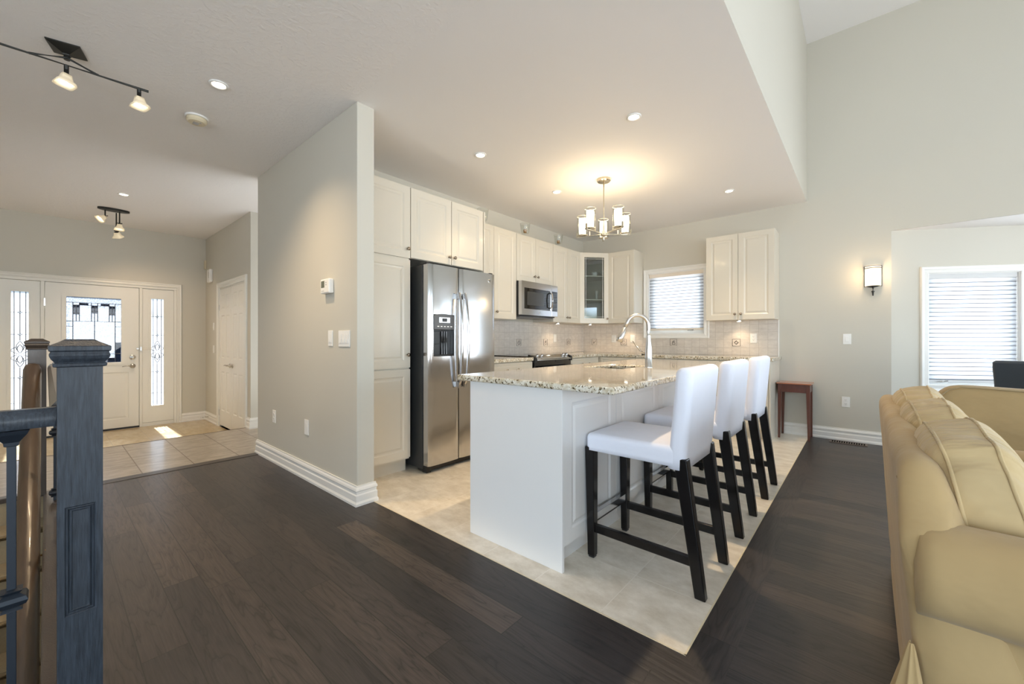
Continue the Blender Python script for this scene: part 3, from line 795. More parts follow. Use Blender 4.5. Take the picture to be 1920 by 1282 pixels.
# sidelights
def sidelight(a0, a1, g0, g1):
    bm = BM(); zb, zt = 0.135, 1.745
    panelled(bm, FDD, a0, a1, ZF+0.055, 1.884, 0.04, [], holes=[(g0, zb, g1, zt)])
    s_ = obj('sidelight', bm, DOORW, dfr)
    bm = BM(); panelled(bm, Fr(FDD.o+V(0.036, 0, 0), FDD.u, FDD.n), g0-0.025, g1+0.025, zb-0.025, zt+0.025, 0.014, [], holes=[(g0+0.006, zb+0.006, g1-0.006, zt-0.006)])
    obj('glass_frame', bm, DOORW, s_, bevel=0.005)
    bm = BM(); fbox(bm, FDD, g0, g1, zb, zt, 0.016, 0.022); obj('sidelight_glass', bm, LEADG, s_)
    bm = BM(); c = (g0+g1)/2; w = (g1-g0)/2
    zc = 0.945
    segs = [U(c-w*0.62, zb, zt), U(c+w*0.62, zb, zt), U(c, zb, zc-0.17), U(c, zc+0.17, zt)]
    for z in (zt-0.27, zt-0.55, zc-0.30, zc-0.62): segs.append(H(z, g0, g1))
    for z in (zt-0.27, zt-0.55, zc-0.30):
        segs.append([(c-0.018, z), (c, z+0.02), (c+0.018, z), (c, z-0.02), (c-0.018, z)])
    for sgn in (1, -1):                      # almond loops above and below the centre, side petals
        for k in (1, 0.72):
            segs.append([(c+math.sin(PI*t/10)*w*0.42*k, zc+sgn*(0.01+0.155*k*t/10)) for t in range(11)])
            segs.append([(c-math.sin(PI*t/10)*w*0.42*k, zc+sgn*(0.01+0.155*k*t/10)) for t in range(11)])
        for q in (1, -1):
            segs.append([(c+q*w*(0.1+0.85*math.sin(PI*t/12)), zc+sgn*0.10*(t/12)) for t in range(13)])
    lead_lines(bm, FDD, segs, 0.025, 0.0042); obj('lead_lines', bm, LEAD, s_)
    return s_
sidelight(0.940, 1.298, 1.031, 1.184)
sidelight(-0.383, -0.047, -0.292, -0.138)

# ------------------------------------------------------------------ closet doors
FCD = Fr((0, YK+0.03, 0), (1, 0, 0), (0, -1, 0))   # a = X
bm = BM()
for a0, a1 in ((-7.255, -7.235), (-6.08, -6.06)): fbox(bm, FCD, a0, a1, ZF if a0 < -7 else -0.16, 1.895, -0.08, 0.03)
fbox(bm, FCD, -7.235, -6.08, 1.875, 1.895, -0.08, 0.03)
cl = struct('door_2', bm, DOORW)
casing('c', Fr((0, YK, 0), (1, 0, 0), (0, -1, 0)), -7.255, -6.06, ZF, 1.895, w=0.075, sill=False, m=DOORW, parent=cl)
zb = ZF+0.03
for (a0, a1) in ((-7.232, -6.660), (-6.654, -6.083)):
    bm = BM(); w = a1-a0; st = 0.085; mid = (a0+a1)/2
    pn = []
    for (p0, p1) in ((a0+st, mid-0.04), (mid+0.04, a1-st)):
        pn += [(p0, zb+0.22, p1, 0.66), (p0, 0.86, p1, 1.48), (p0, 1.57, p1, 1.78)]
    panelled(bm, FCD, a0, a1, zb, 1.870, 0.035, pn)
    lf = obj('door_leaf', bm, DOORW, cl)
lever(FCD, -6.71, 0.765, 0.035, cl)
lever(FCD, -6.60, 0.765, 0.035, cl, 1)
bm = BM()
for a in (-7.236, -6.078):
    for z in (1.60, 0.05): fbox(bm, FCD, a-0.006, a+0.006, z-0.045, z+0.045, 0.033, 0.042)
for a in (-6.70, -6.61): fbox(bm, FCD, a-0.012, a+0.012, 1.868, 1.876, 0.02, 0.034)
obj('hinges', bm, CHROME, cl)
bm = BM(); box(bm, -7.25, -6.06, YK+0.09, YK+0.11, ZF, 1.9); struct('wall_closet', bm, MATS['cabinet_inside'])

# ================================================================== KITCHEN CABINETS
def knob(F, a, b, parent, d=0.02):
    bm = BM(); lathe(bm, [(0, 0), (0.006, 0), (0.0055, 0.012), (0.012, 0.016), (0.0155, 0.021), (0.014, 0.027), (0.008, 0.031), (0, 0.032)], F(a, b, d), F.n, 16)
    return obj('knob', bm, KNOB, parent, smooth=True)
CLOOP = [(0.0, 0.0), (0.010, -0.0055), (0.020, -0.0065), (0.036, -0.0015)]
def cab_door(F, a0, a1, b0, b1, parent, knobat=None, m=CAB, name='door', st=0.062, t=0.02):
    """F's plane is the carcass front; the door stands t proud of it"""
    bm = BM(); g = 0.0022
    s_ = min(st, (a1-a0)*0.3, (b1-b0)*0.3)
    panelled(bm, F, a0+g, a1-g, b0+g, b1-g, t, [(a0+s_, b0+s_, a1-s_, b1-s_)], loops=CLOOP)
    o = obj(name, bm, m, parent, bevel=0.0025, seg=2)
    if knobat: knob(F, knobat[0], knobat[1], o, t)
    return o
def flat_drawer(F, a0, a1, b0, b1, parent, knobs=1, m=CAB):
    bm = BM(); g = 0.0022
    inset = (b1-b0)*0.16
    panelled(bm, F, a0+g, a1-g, b0+g, b1-g, 0.02, [(a0+inset, b0+inset, a1-inset, b1-inset)], loops=[(0, 0), (0.008, -0.004), (0.018, -0.001)])
    o = obj('drawer', bm, m, parent, bevel=0.0025)
    c = (a0+a1)/2
    for k in range(knobs): knob(F, c+(k-(knobs-1)/2)*0.18, (b0+b1)/2, o)
    return o

# --- fridge wall: F with a = Y, outward +X
def FX(x): return Fr((x, 0, 0), (0, 1, 0), (1, 0, 0))
def FY(y): return Fr((0, y, 0), (1, 0, 0), (0, -1, 0))
ZT = 2.435
# pantry
t = thing('pantry_cabinet', 'tall cream pantry cabinet between the partition wall and the fridge', 'cabinet', (-3.2, 1.79, 0))
bm = BM(); box(bm, XL+0.002, -2.952, 1.522, 2.048, 0.11, ZT); box(bm, XL+0.002, -3.005, 1.522, 2.048, 0, 0.11); obj('carcass', bm, CAB, t)
F = FX(-2.952)
cab_door(F, 1.53, 2.048, 1.822, ZT, t, (2.018, 1.90))
cab_door(F, 1.53, 2.048, 0.888, 1.812, t, (2.018, 1.0))
cab_door(F, 1.53, 2.048, 0.125, 0.880, t)
# over the fridge
t = thing('overfridge_cabinet', 'cream two-door cabinet directly above the fridge', 'cabinet', (-3.2, 2.49, 1.83), 'wall cabinets')
bm = BM(); box(bm, XL+0.002, -2.952, 2.052, 2.938, 1.83, ZT); obj('carcass', bm, CAB, t)
cab_door(F, 2.052, 2.505, 1.83, ZT, t, (2.475, 1.90))
cab_door(F, 2.508, 2.925, 1.83, ZT, t, (2.538, 1.90))
bm = BM(); box(bm, XL+0.002, -2.935, 2.940, 2.956, 0.0, ZT); obj('side_panel', bm, CAB, t)
# uppers
ZU0, ZU1 = 1.372, 2.425
F = FX(-3.20)
def upper(label, y0, y1, z0, z1, splits, knobs, group='wall cabinets'):
    t = thing('wall_cabinet', label, 'cabinet', (-3.36, (y0+y1)/2, z0), group)
    bm = BM(); box(bm, XL+0.002, -3.20, y0, y1, z0, z1); obj('carcass', bm, CAB, t)
    ys = [y0]+splits+[y1]
    for i in range(len(ys)-1): cab_door(F, ys[i], ys[i+1], z0, z1, t, knobs[i] if knobs else None)
    return t
upper('cream two-door wall cabinet between the fridge and the microwave', 2.960, 3.742, ZU0, ZU1, [3.346], [(3.31, 1.45), (3.385, 1.45)])
upper('short cream two-door wall cabinet above the microwave', 3.745, 4.508, 1.848, ZU1, [4.125], [(4.09, 1.93), (4.16, 1.93)])
upper('cream two-door wall cabinet between the microwave and the glass corner cabinet', 4.512, 5.207, ZU0, ZU1, [4.868], [(4.835, 1.44), (4.90, 1.44)])
# diagonal corner cabinet with a leaded glass door
C0, C1 = V(-3.20, 5.212, 0), V(-2.905, 5.558, 0)
ud = (C1-C0).normalized(); nd = V(ud.y, -ud.x, 0)
FDg = Fr(C0, ud, nd); wd = (C1-C0).length
t = thing('corner_cabinet', 'cream diagonal corner cabinet with leaded glass door and shelves', 'cabinet', (-3.3, 5.6, ZU0))
bm = BM()
poly = [(XL+0.002, 5.212), (-3.20, 5.212), (-2.905, 5.558), (-2.905, YB-0.002), (XL+0.002, YB-0.002)]
for z0, z1 in ((ZU0, ZU0+0.018), (ZU1-0.018, ZU1)):
    rings(bm, [[V(x_, y_, z0) for x_, y_ in poly], [V(x_, y_, z1) for x_, y_ in poly]], True, True)
box(bm, XL+0.002, -3.20, 5.212, 5.228, ZU0, ZU1); box(bm, -2.921, -2.905, 5.558, YB-0.002, ZU0, ZU1)
box(bm, XL+0.002, XL+0.012, 5.212, YB-0.002, ZU0, ZU1); box(bm, XL+0.002, -2.905, YB-0.012, YB-0.002, ZU0, ZU1)
obj('carcass', bm, CAB, t)
for z in (1.72, 2.075):
    bm = BM()
    inner = [(XL+0.014, 5.23), (-3.212, 5.23), (-2.922, 5.57), (-2.922, YB-0.014), (XL+0.014, YB-0.014)]
    rings(bm, [[V(x_, y_, z) for x_, y_ in inner], [V(x_, y_, z+0.014) for x_, y_ in inner]], True, True)
    obj('shelf', bm, CAB, t)
bm = BM(); panelled(bm, FDg, 0.002, wd-0.002, ZU0+0.002, ZU1-0.002, 0.02, [], holes=[(0.075, ZU0+0.075, wd-0.075, ZU1-0.07)])
dr = obj('door', bm, CAB, t, bevel=0.003)
knob(FDg, wd-0.03, 1.44, dr)
bm = BM(); fbox(bm, FDg, 0.072, wd-0.072, ZU0+0.072, ZU1-0.067, 0.008, 0.012); obj('glass_pane', bm, CABG, dr)
bm = BM(); g0, g1, h0, h1 = 0.075, wd-0.075, ZU0+0.075, ZU1-0.07
lead_lines(bm, FDg, [U(g0+0.022, h0, h1), U(g1-0.022, h0, h1), H(h1-0.022, g0, g1), H(h0+0.022, g0, g1)], 0.013, 0.003)
obj('lead_lines', bm, MATS['white_trim'], dr)
# dishes inside
WCH = mat('white_china', (0.75, 0.74, 0.70), 0.2)
for k, (x_, y_, z_, r_, h_, lb) in enumerate(((-3.12, 5.52, 2.089, 0.05, 0.07, 'small white cup on the top shelf of the glass corner cabinet, at the left'), (-3.02, 5.66, 2.089, 0.06, 0.10, 'white bowl on the top shelf of the glass corner cabinet, at the right'),
        (-3.13, 5.60, 1.734, 0.028, 0.15, 'tall white vase on the middle shelf of the glass corner cabinet'), (-3.03, 5.66, 1.734, 0.03, 0.11, 'shorter white jar on the middle shelf of the glass corner cabinet'))):
    bm = BM(); lathe(bm, [(0, 0), (r_*0.6, 0), (r_*0.75, h_*0.2), (r_, h_*0.7), (r_*0.92, h_), (r_*0.8, h_), (0, h_*0.5)], (x_, y_, z_), 'z', 18)
    tag(obj(('cup', 'bowl', 'vase', 'jar')[k], bm, WCH, smooth=True), lb, ('cup', 'bowl', 'vase', 'jar')[k])
# window wall uppers
def upperY(label, x0, x1, splits, knobs):
    t = thing('wall_cabinet', label, 'cabinet', ((x0+x1)/2, 5.7, ZU0), 'wall cabinets')
    bm = BM(); box(bm, x0, x1, 5.558, YB-0.002, ZU0, ZU1); obj('carcass', bm, CAB, t)
    xs = [x0]+splits+[x1]
    for i in range(len(xs)-1): cab_door(FY(5.558), xs[i], xs[i+1], ZU0, ZU1, t, knobs[i])
upperY('cream single-door wall cabinet immediately beside the kitchen window, next to the glass corner cabinet', -2.900, -2.492, [], [(-2.525, 1.44)])
upperY('cream two-door wall cabinet between the kitchen window and the open living room wall', -1.524, -0.780, [-1.158], [(-1.19, 1.44), (-1.125, 1.44)])

# base cabinets
ZB = 0.885
F = FX(-2.905)
def base(label, y0, y1, knobs=2):
    t = thing('base_cabinet', label, 'cabinet', (-3.2, (y0+y1)/2, 0), 'base cabinets')
    bm = BM(); box(bm, XL+0.002, -2.905, y0, y1, 0.11, ZB); box(bm, XL+0.002, -2.97, y0, y1, 0, 0.11); obj('carcass', bm, CAB, t)
    flat_drawer(F, y0, y1, 0.715, ZB-0.006, t, knobs)
    m_ = (y0+y1)/2
    cab_door(F, y0, m_, 0.125, 0.71, t, (m_-0.03, 0.64)); cab_door(F, m_, y1, 0.125, 0.71, t, (m_+0.03, 0.64))
base('cream base cabinet with a drawer, between the fridge and the range', 2.960, 3.680)
base('cream base cabinet with a drawer, between the range and the corner', 4.480, 5.215)
def baseY(label, x0, x1):
    t = thing('base_cabinet', label, 'cabinet', ((x0+x1)/2, 5.55, 0), 'base cabinets')
    bm = BM(); box(bm, x0, x1, 5.262, YB-0.002, 0.11, ZB); box(bm, x0, x1, 5.32, YB-0.002, 0, 0.11); obj('carcass', bm, CAB, t)
    flat_drawer(FY(5.262), x0, x1, 0.715, ZB-0.006, t, 1); cab_door(FY(5.262), x0, x1, 0.125, 0.71, t, (x0+0.04, 0.64))
bounds = [-2.868, -2.336, -1.778, -1.292, -0.795]
bm = BM(); box(bm, XL+0.002, -2.906, 5.2155, YB-0.002, 0.0, ZB); box(bm, -2.906, -2.869, 5.262, YB-0.002, 0.0, ZB); tag(obj('corner_cupboard', bm, CAB), 'plain cream corner base cabinet where the two counter runs meet', 'cabinet')
names = ['first cream base cabinet along the window wall from the corner', 'cream base cabinet directly under the kitchen window', 'cream base cabinet half under the window, third from the corner', 'cream base cabinet at the open end of the window wall run']
for i in range(4): baseY(names[i], bounds[i]+0.001, bounds[i+1]-0.001)
bm = BM(); box(bm, -0.794, -0.776, 5.242, YB-0.002, 0, ZB); o = obj('end_panel', bm, CAB, bevel=0.002)
tag(o, 'tall plain cream side panel closing the end of the counter run beside the small table', 'panel')
o.name = 'cabinet_end_board'

# counter tops
def slab(name, polys, z0, z1, label):
    bm = BM()
    for poly in polys:
        rings(bm, [[V(x_, y_, z0) for x_, y_ in poly], [V(x_, y_, z1) for x_, y_ in poly]], True, True)
    o = obj(name, bm, GRAN, bevel=0.007, seg=3); tag(o, label, 'countertop'); return o
slab('countertop', [[(XL+0.012, 2.958), (-2.865, 2.958), (-2.865, 3.681), (XL+0.012, 3.681)]], ZB, 0.925, 'speckled granite countertop piece between the fridge and the range')
slab('countertop', [[(XL+0.012, 4.479), (-2.865, 4.479), (-2.865, 5.225), (-0.752, 5.225), (-0.752, YB-0.012), (XL+0.012, YB-0.012)]], ZB, 0.925, 'L-shaped speckled granite countertop under the kitchen window')

# backsplash
bsy = BM(); box(bsy, XL, XL+0.011, 2.96, YB, 0.926, ZU0-0.001); o = struct('wall_backsplash', bsy, TILEBY)
bm = BM()
box(bm, XL, KW[0]-0.071, YB-0.011, YB, 0.926, ZU0-0.001); box(bm, KW[0]-0.071, KW[1]+0.071, YB-0.011, YB, 0.926, KW[2]-0.071); box(bm, KW[1]+0.071, -0.790, YB-0.011, YB, 0.926, ZU0-0.001)
struct('wall_backsplash', bm, TILEBX)
bm = BM(); box(bm, -0.790, -0.778, YB-0.013, YB, 0.926, ZU0-0.001); struct('trim_5', bm, TRIM)
def deco(F, a, b, kind, label):
    bm = BM(); fbox(bm, F, a-0.047, a+0.047, b-0.047, b+0.047, 0, 0.0015)
    o = obj('decor_tile', bm, DECOT); tag(o, label, 'tile', 'decor tiles in the backsplash')
    bm = BM(); d = 0.0025
    L = [[(a-0.045, b-0.045), (a+0.045, b-0.045), (a+0.045, b+0.045), (a-0.045, b+0.045), (a-0.045, b-0.045)]]
    def circ(cx, cz, r, s0=0, s1=12, kx=1): return [(a+cx+kx*r*math.cos(2*PI*t_/12), b+cz+r*math.sin(2*PI*t_/12)) for t_ in range(s0, s1+1)]
    if kind == 0: L += [circ(0, -0.006, 0.024), [(a, b+0.018), (a+0.004, b+0.034)], [(a+0.004, b+0.03), (a+0.022, b+0.034)], [(a-0.006, b+0.004), (a-0.008, b-0.012)]]
    if kind == 1: L += [circ(0.004, -0.018, 0.015, kx=1.4), circ(0.002, 0.008, 0.010, kx=1.4), [(a-0.012, b+0.004), (a+0.02, b+0.028)], [(a-0.018, b-0.01), (a+0.002, b+0.024)], [(a-0.02, b-0.03), (a+0.026, b-0.03)], [(a-0.004, b+0.018), (a+0.018, b+0.012)]]
    if kind == 2: L += [[(a, b+0.026), (a+0.026, b), (a, b-0.026), (a-0.026, b), (a, b+0.026)], [(a, b+0.018), (a+0.018, b), (a, b-0.018), (a-0.018, b), (a, b+0.018)]]
    if kind == 3: L += [[(a-0.028, b+0.024), (a, b-0.01), (a+0.028, b+0.024)], [(a-0.02, b-0.024), (a+0.02, b+0.01)], circ(-0.012, -0.012, 0.008)]
    lead_lines(bm, F, L, d, 0.0022); obj('line_drawing', bm, DECO, o)
FBS, FLS = FY(YB-0.011), FX(XL+0.011)
for F_, a, k, lb in ((FLS, 4.19, 0, 'decor tile with a round fruit drawing, behind the range at its fridge side'), (FLS, 4.80, 1, 'decor tile with a leafy drawing, right of the range on the fridge wall'), (FLS, 5.41, 0, 'decor tile with a fruit drawing, nearest the corner on the fridge wall'),
        (FBS, -3.31, 3, 'decor tile with a sprig drawing, nearest the corner on the window wall'), (FBS, -2.80, 0, 'decor tile behind the spray head of the faucet'), (FBS, -2.045, 1, 'decor tile with a bird-like drawing under the kitchen window'), (FBS, -1.245, 2, 'decor tile with a diamond drawing under the two-door wall cabinet')):
    deco(F_, a, 1.09, k, lb)

# under-cabinet puck lights
k = 0
for (x_, y_, lb) in ((-3.36, 4.88, 'puck light under the wall cabinet right of the microwave'), (-3.22, 5.56, 'puck light under the glass corner cabinet'), (-2.70, 5.72, 'puck light under the single-door wall cabinet by the window'), (-1.19, 5.73, 'puck light under the two-door wall cabinet right of the window')):
    t = thing('puck_light', lb, 'light', (x_, y_, ZU0), 'under-cabinet lights')
    bm = BM(); lathe(bm, [(0, 0), (0.034, 0), (0.034, -0.014), (0.026, -0.016)], (x_, y_, ZU0-0.001), 'z', 20); obj('housing', bm, CHROME, t, smooth=True, auto=0.6)
    bm = BM(); lathe(bm, [(0.026, -0.0155), (0, -0.0155)], (x_, y_, ZU0-0.001), 'z', 20); obj('lens', bm, BULB, t)
    light('puck', 'SPOT', (x_, y_, ZU0-0.03), 3.2, WARM, spot_size=math.radians(125), spot_blend=0.9, shadow_soft_size=0.03)

# ================================================================== FRIDGE
t = thing('fridge', 'stainless steel side-by-side fridge with water dispenser', 'fridge', (-3.1, 2.5, 0))
bm = BM(); box(bm, -3.45, -2.832, 2.097, 2.912, 0.03, 1.765); obj('cabinet', bm, FRSIDE, t, bevel=0.004)
bm = BM(); box(bm, -2.90, -2.79, 2.10, 2.91, 0.012, 0.055); box(bm, -2.84, -2.782, 2.105, 2.15, 0.0, 0.058); box(bm, -2.84, -2.782, 2.86, 2.905, 0.0, 0.058); box(bm, -3.4, -3.36, 2.11, 2.9, 0.0, 0.03); obj('kick_grille', bm, BLACK, t, bevel=0.003)
for y in (2.115, 2.885):
    bm = BM(); box(bm, -2.86, -2.775, y-0.018, y+0.018, 1.765, 1.785)
    obj('hinge_cap', bm, BLACK, t, bevel=0.005)
bm = BM(); box(bm, -2.832, -2.818, 2.105, 2.905, 0.07, 1.755); obj('gasket', bm, BLACK, t)
def fdoor(y0, y1, hole=None):
    bm = BM(); zz0, zz1 = 0.062, 1.768
    n = 16
    ys = [y0+(y1-y0)*i/n for i in range(n+1)]
    if hole: ys = sorted([y for y in ys if min(abs(y-hole[0]), abs(y-hole[2])) > 0.008]+[hole[0], hole[2]])
    zs = [zz0, zz1] if not hole else [zz0, hole[1], hole[3], zz1]
    yc, hw = (y0+y1)/2, (y1-y0)/2
    def fx(y):
        u_ = abs((y-yc)/hw); r = 0.0
        if u_ > 0.92: r = 0.010*((u_-0.92)/0.08)**2
        return -2.742-0.008*u_*u_-r
    vs = {}
    for i, y in enumerate(ys):
        for j, z in enumerate(zs): vs[i, j] = bm.verts.new((fx(y), y, z))
    for i in range(len(ys)-1):
        for j in range(len(zs)-1):
            if hole and hole[0]-1e-6 <= (ys[i]+ys[i+1])/2 <= hole[2]+1e-6 and j == 1: continue
            bm.faces.new((vs[i, j], vs[i+1, j], vs[i+1, j+1], vs[i, j+1]))
    xb = -2.818
    top = [V(fx(y), y, zz1) for y in ys]+[V(xb, y1, zz1), V(xb, y0, zz1)]
    bot = [V(p.x, p.y, zz0) for p in top]
    quad(bm, top); quad(bm, bot)
    quad(bm, [top[0], bot[0], bot[-1], top[-1]]); quad(bm, [top[len(ys)-1], bot[len(ys)-1], bot[len(ys)], top[len(ys)]]); quad(bm, [top[-1], bot[-1], bot[-2], top[-2]])
    if hole:
        h = hole; xr = -2.805
        for p, q in (((h[0], h[1]), (h[2], h[1])), ((h[2], h[1]), (h[2], h[3])), ((h[2], h[3]), (h[0], h[3])), ((h[0], h[3]), (h[0], h[1]))):
            quad(bm, [(fx(p[0]), p[0], p[1]), (fx(q[0]), q[0], q[1]), (xr, q[0], q[1]), (xr, p[0], p[1])])
    bmesh.ops.remove_doubles(bm, verts=bm.verts, dist=0.0001)
    return obj('door', bm, STEEL, t, smooth=True, auto=0.5)
HD = (2.150, 0.985, 2.378, 1.345)
dl = fdoor(2.100, 2.440, HD)
dr = fdoor(2.447, 2.909)
bm = BM(); box(bm, -2.815, -2.80, HD[0], HD[2], HD[1], HD[3]); box(bm, -2.812, -2.77, 2.165, 2.235, 1.09, 1.20); box(bm, -2.81, -2.75, HD[0]+0.002, HD[2]-0.002, HD[1], HD[1]+0.014)
disp = obj('dispenser_bay', bm, BLACK, dl, bevel=0.003)
bm = BM()
for y in (2.275, 2.30, 2.325): tube(bm, [(-2.79, y, 1.0), (-2.79, y, 1.20)], 0.006, 8)
obj('dispenser_grille', bm, BLKGL, dl)
bm = BM(); rings(bm, [[V(-2.748, y, z) for y, z in p_] for p_ in ([(HD[0], 1.215), (HD[2], 1.215), (HD[2], 1.335), (2.33, 1.347), (2.264, 1.352), (2.198, 1.347), (HD[0], 1.335)],)], True, True)
ps = [(HD[0], 1.215), (HD[2], 1.215), (HD[2], 1.335), (2.33, 1.347), (2.264, 1.352), (2.198, 1.347), (HD[0], 1.335)]
bm.free(); bm = BM(); rings(bm, [[V(-2.80, y, z) for y, z in ps], [V(-2.740, y, z) for y, z in ps]], True, True)
pan = obj('control_panel', bm, mat('panel_grey', (0.10, 0.10, 0.105), 0.35), dl, bevel=0.003)
bm = BM(); box(bm, -2.7405, -2.7385, 2.205, 2.325, 1.275, 1.320); obj('display_frame', bm, STEEL, dl)
bm = BM(); box(bm, -2.7386, -2.7375, 2.238, 2.292, 1.283, 1.313); obj('display', bm, BLACK, dl)
bm = BM()
for y in (2.219, 2.311): lathe(bm, [(0, 0.003), (0.006, 0.002), (0.007, 0)], (-2.7386, y, 1.30), 'x', 12)
for i in range(5): box(bm, -2.7405, -2.7392, 2.185+i*0.036, 2.205+i*0.036, 1.238, 1.246)
obj('dispenser_button', bm, PLAST, dl)
def fhandle(y, side):
    bm = BM(); z0, z1 = 0.70, 1.545
    pts = []
    for i in range(15):
        u_ = i/14; z = z0+(z1-z0)*u_; b_ = math.sin(PI*u_)
        pts.append((-2.715+0.045*b_**0.6, y+side*0.004*b_, z))
    tube(bm, pts, 0.013, 12, flat=0.85)
    for z in (z0+0.03, z1-0.03): box(bm, -2.755, -2.708, y-0.010, y+0.010, z-0.022, z+0.022)
    o = obj('handle', bm, STEEL, dl if side < 0 else dr, smooth=True, auto=0.7)
fhandle(2.410, -1); fhandle(2.478, 1)
bm = BM(); lathe(bm, [(0, 0.004), (0.012, 0.004), (0.014, 0.003), (0.018, 0.003), (0.019, 0)], (-2.747, 2.823, 1.695), 'x', 24); em = obj('round_badge', bm, CHROME, dr, smooth=True)
bm = BM()
tube(bm, [(-2.742, 2.823+0.009*math.cos(a_*0.4+0.4), 1.695+0.010*math.sin(a_*0.4+0.4)) for a_ in range(14)], 0.0012, 5)
tube(bm, [(-2.742, 2.823, 1.688), (-2.742, 2.829, 1.695), (-2.742, 2.822, 1.700), (-2.742, 2.819, 1.694)], 0.0012, 5); obj('badge_letters', bm, BLACK, dr)

# ================================================================== MICROWAVE
t = thing('microwave', 'stainless over-the-range microwave with dark window', 'microwave', (-3.3, 4.12, 1.42))
y0, y1, z0, z1 = 3.748, 4.504, 1.418, 1.842
bm = BM(); box(bm, XL+0.014, -3.150, y0, y1, z0, z1); obj('body', bm, BLACK, t, bevel=0.003)
bm = BM(); box(bm, XL+0.06, -3.16, y0+0.03, y1-0.03, z0-0.012, z0); obj('underside', bm, MATS['panel_grey'], t)
F = FX(-3.150)
W = (3.80, 1.508, 4.335, 1.76)
bm = BM(); panelled(bm, F, y0, 4.363, z0+0.012, z1, 0.05, [], holes=[W]); mdoor = obj('door', bm, STEEL, t, bevel=0.006, seg=3)
bm = BM(); fbox(bm, F, W[0], W[2], W[1], W[3], 0.01, 0.047); obj('window', bm, BLKGL, mdoor)
bm = BM(); fbox(bm, F, W[0]+0.055, W[2]-0.14, W[1]+0.045, W[3]-0.04, 0.047, 0.0476); obj('window_mesh', bm, mat('mesh_grey', (0.05, 0.05, 0.048), 0.15), mdoor)
bm = BM(); tube(bm, [F(4.322, 1.535, 0.05), F(4.325, 1.55, 0.085), F(4.325, 1.64, 0.095), F(4.325, 1.72, 0.085), F(4.322, 1.735, 0.05)], 0.010, 10); obj('handle', bm, STEEL, mdoor, smooth=True)
bm = BM(); fbox(bm, F, 4.366, y1, z0+0.012, z1, 0.0, 0.05); cp = obj('control_side', bm, STEEL, t, bevel=0.006, seg=3)
bm = BM(); fbox(bm, F, 4.375, 4.490, 1.50, 1.762, 0.045, 0.0515); obj('control_glass', bm, BLKGL, cp)
bm = BM()
for r_ in range(5):
    for c2 in range(3): fbox(bm, F, 4.39+c2*0.032, 4.408+c2*0.032, 1.53+r_*0.036, 1.538+r_*0.036, 0.0515, 0.0520)
obj('keypad_marks', bm, MATS['panel_grey'], cp)
bm = BM(); lathe(bm, [(0, 0.002), (0.012, 0.0018), (0.013, 0)], F(4.10, 1.465, 0.05), 'x', 18); obj('round_badge', bm, CHROME, mdoor)

# ================================================================== RANGE
t = thing('range', 'black slide-in range with stainless control panel', 'oven', (-3.2, 4.08, 0))
y0, y1 = 3.694, 4.466
bm = BM(); box(bm, XL+0.02, -2.90, y0+0.004, y1-0.004, 0.04, 0.905); obj('body', bm, BLACK, t)
bm = BM(); box(bm, XL+0.02, -2.96, y0-0.012, y1+0.012, 0.926, 0.934); box(bm, XL+0.02, -2.96, y0+0.004, y1-0.004, 0.90, 0.926); obj('cooktop', bm, BLKGL, t, bevel=0.002)
bm = BM()
for (x_, y_, r_) in ((-3.14, 3.88, 0.10), (-3.14, 4.27, 0.08), (-3.37, 3.88, 0.08), (-3.37, 4.27, 0.10)):
    lathe(bm, [(r_, 0), (r_, 0.0006), (r_-0.003, 0.0006), (r_-0.003, 0)], (x_, y_, 0.934), 'z', 32)
obj('burner_ring', bm, MATS['panel_grey'], t)
bm = BM(); n = 16
prof = []
for i in range(n+1):
    y = y0+0.03+(y1-y0-0.06)*i/n; u_ = (i/n-0.5)*2; fr_ = -2.845+0.028*(1-u_*u_)
    prof.append([V(-2.96, y, 0.945), V(fr_-0.012, y, 0.905), V(fr_, y, 0.895), V(fr_, y, 0.885), V(-2.96, y, 0.885)])
rings(bm, prof, True, True); cpn = obj('control_panel', bm, STEEL, t, smooth=True, auto=0.5)
bm = BM()
for ya, yb in ((y0-0.006, y0+0.03), (y1-0.03, y1+0.006)):
    rings(bm, [[V(-2.96, y, 0.952), V(-2.862, y, 0.925), V(-2.850, y, 0.912), V(-2.850, y, 0.862), V(-2.96, y, 0.862)] for y in (ya, yb)], True, True)
obj('panel_end_cap', bm, BLACK, t, bevel=0.004)
bm = BM()
quad(bm, [(-2.944, 3.97, 0.9405), (-2.857, 3.97, 0.9105), (-2.857, 4.21, 0.9105), (-2.944, 4.21, 0.9405)]); obj('touch_panel', bm, mat('range_touch', (0.10, 0.09, 0.07), 0.3), cpn)
nr = V(0.04, 0, 0.095).normalized()
for y in (3.775, 3.865, 4.315, 4.395):
    bm = BM(); lathe(bm, [(0, 0), (0.026, 0), (0.026, 0.006), (0.019, 0.010), (0.017, 0.032), (0.013, 0.036), (0, 0.036)], (-2.895, y, 0.921), nr, 18); obj('knob', bm, STEEL, cpn, smooth=True, auto=0.7)
bm = BM()
rings(bm, [[V(-2.90, y0+0.006+(y1-y0-0.012)*i/n, z), ] for i in range(n+1) for z in (0,)][:0] or [[V(-2.90, y0, 0.2), V(-2.90, y1, 0.2), V(-2.90, y1, 0.2001)], [V(-2.9, y0, 0.21), V(-2.9, y1, 0.21), V(-2.9, y1, 0.2101)]], True, True)
bm.free(); bm = BM(); rr = []
for i in range(n+1):
    y = y0+0.002+(y1-y0-0.004)*i/n; u_ = (i/n-0.5)*2; fr_ = -2.868+0.022*(1-u_*u_)
    rr.append([V(-2.90, y, 0.19), V(fr_, y, 0.19), V(fr_, y, 0.884), V(-2.90, y, 0.884)])
rings(bm, rr, True, True); od = obj('oven_door', bm, BLKGL, t, smooth=True, auto=0.5)
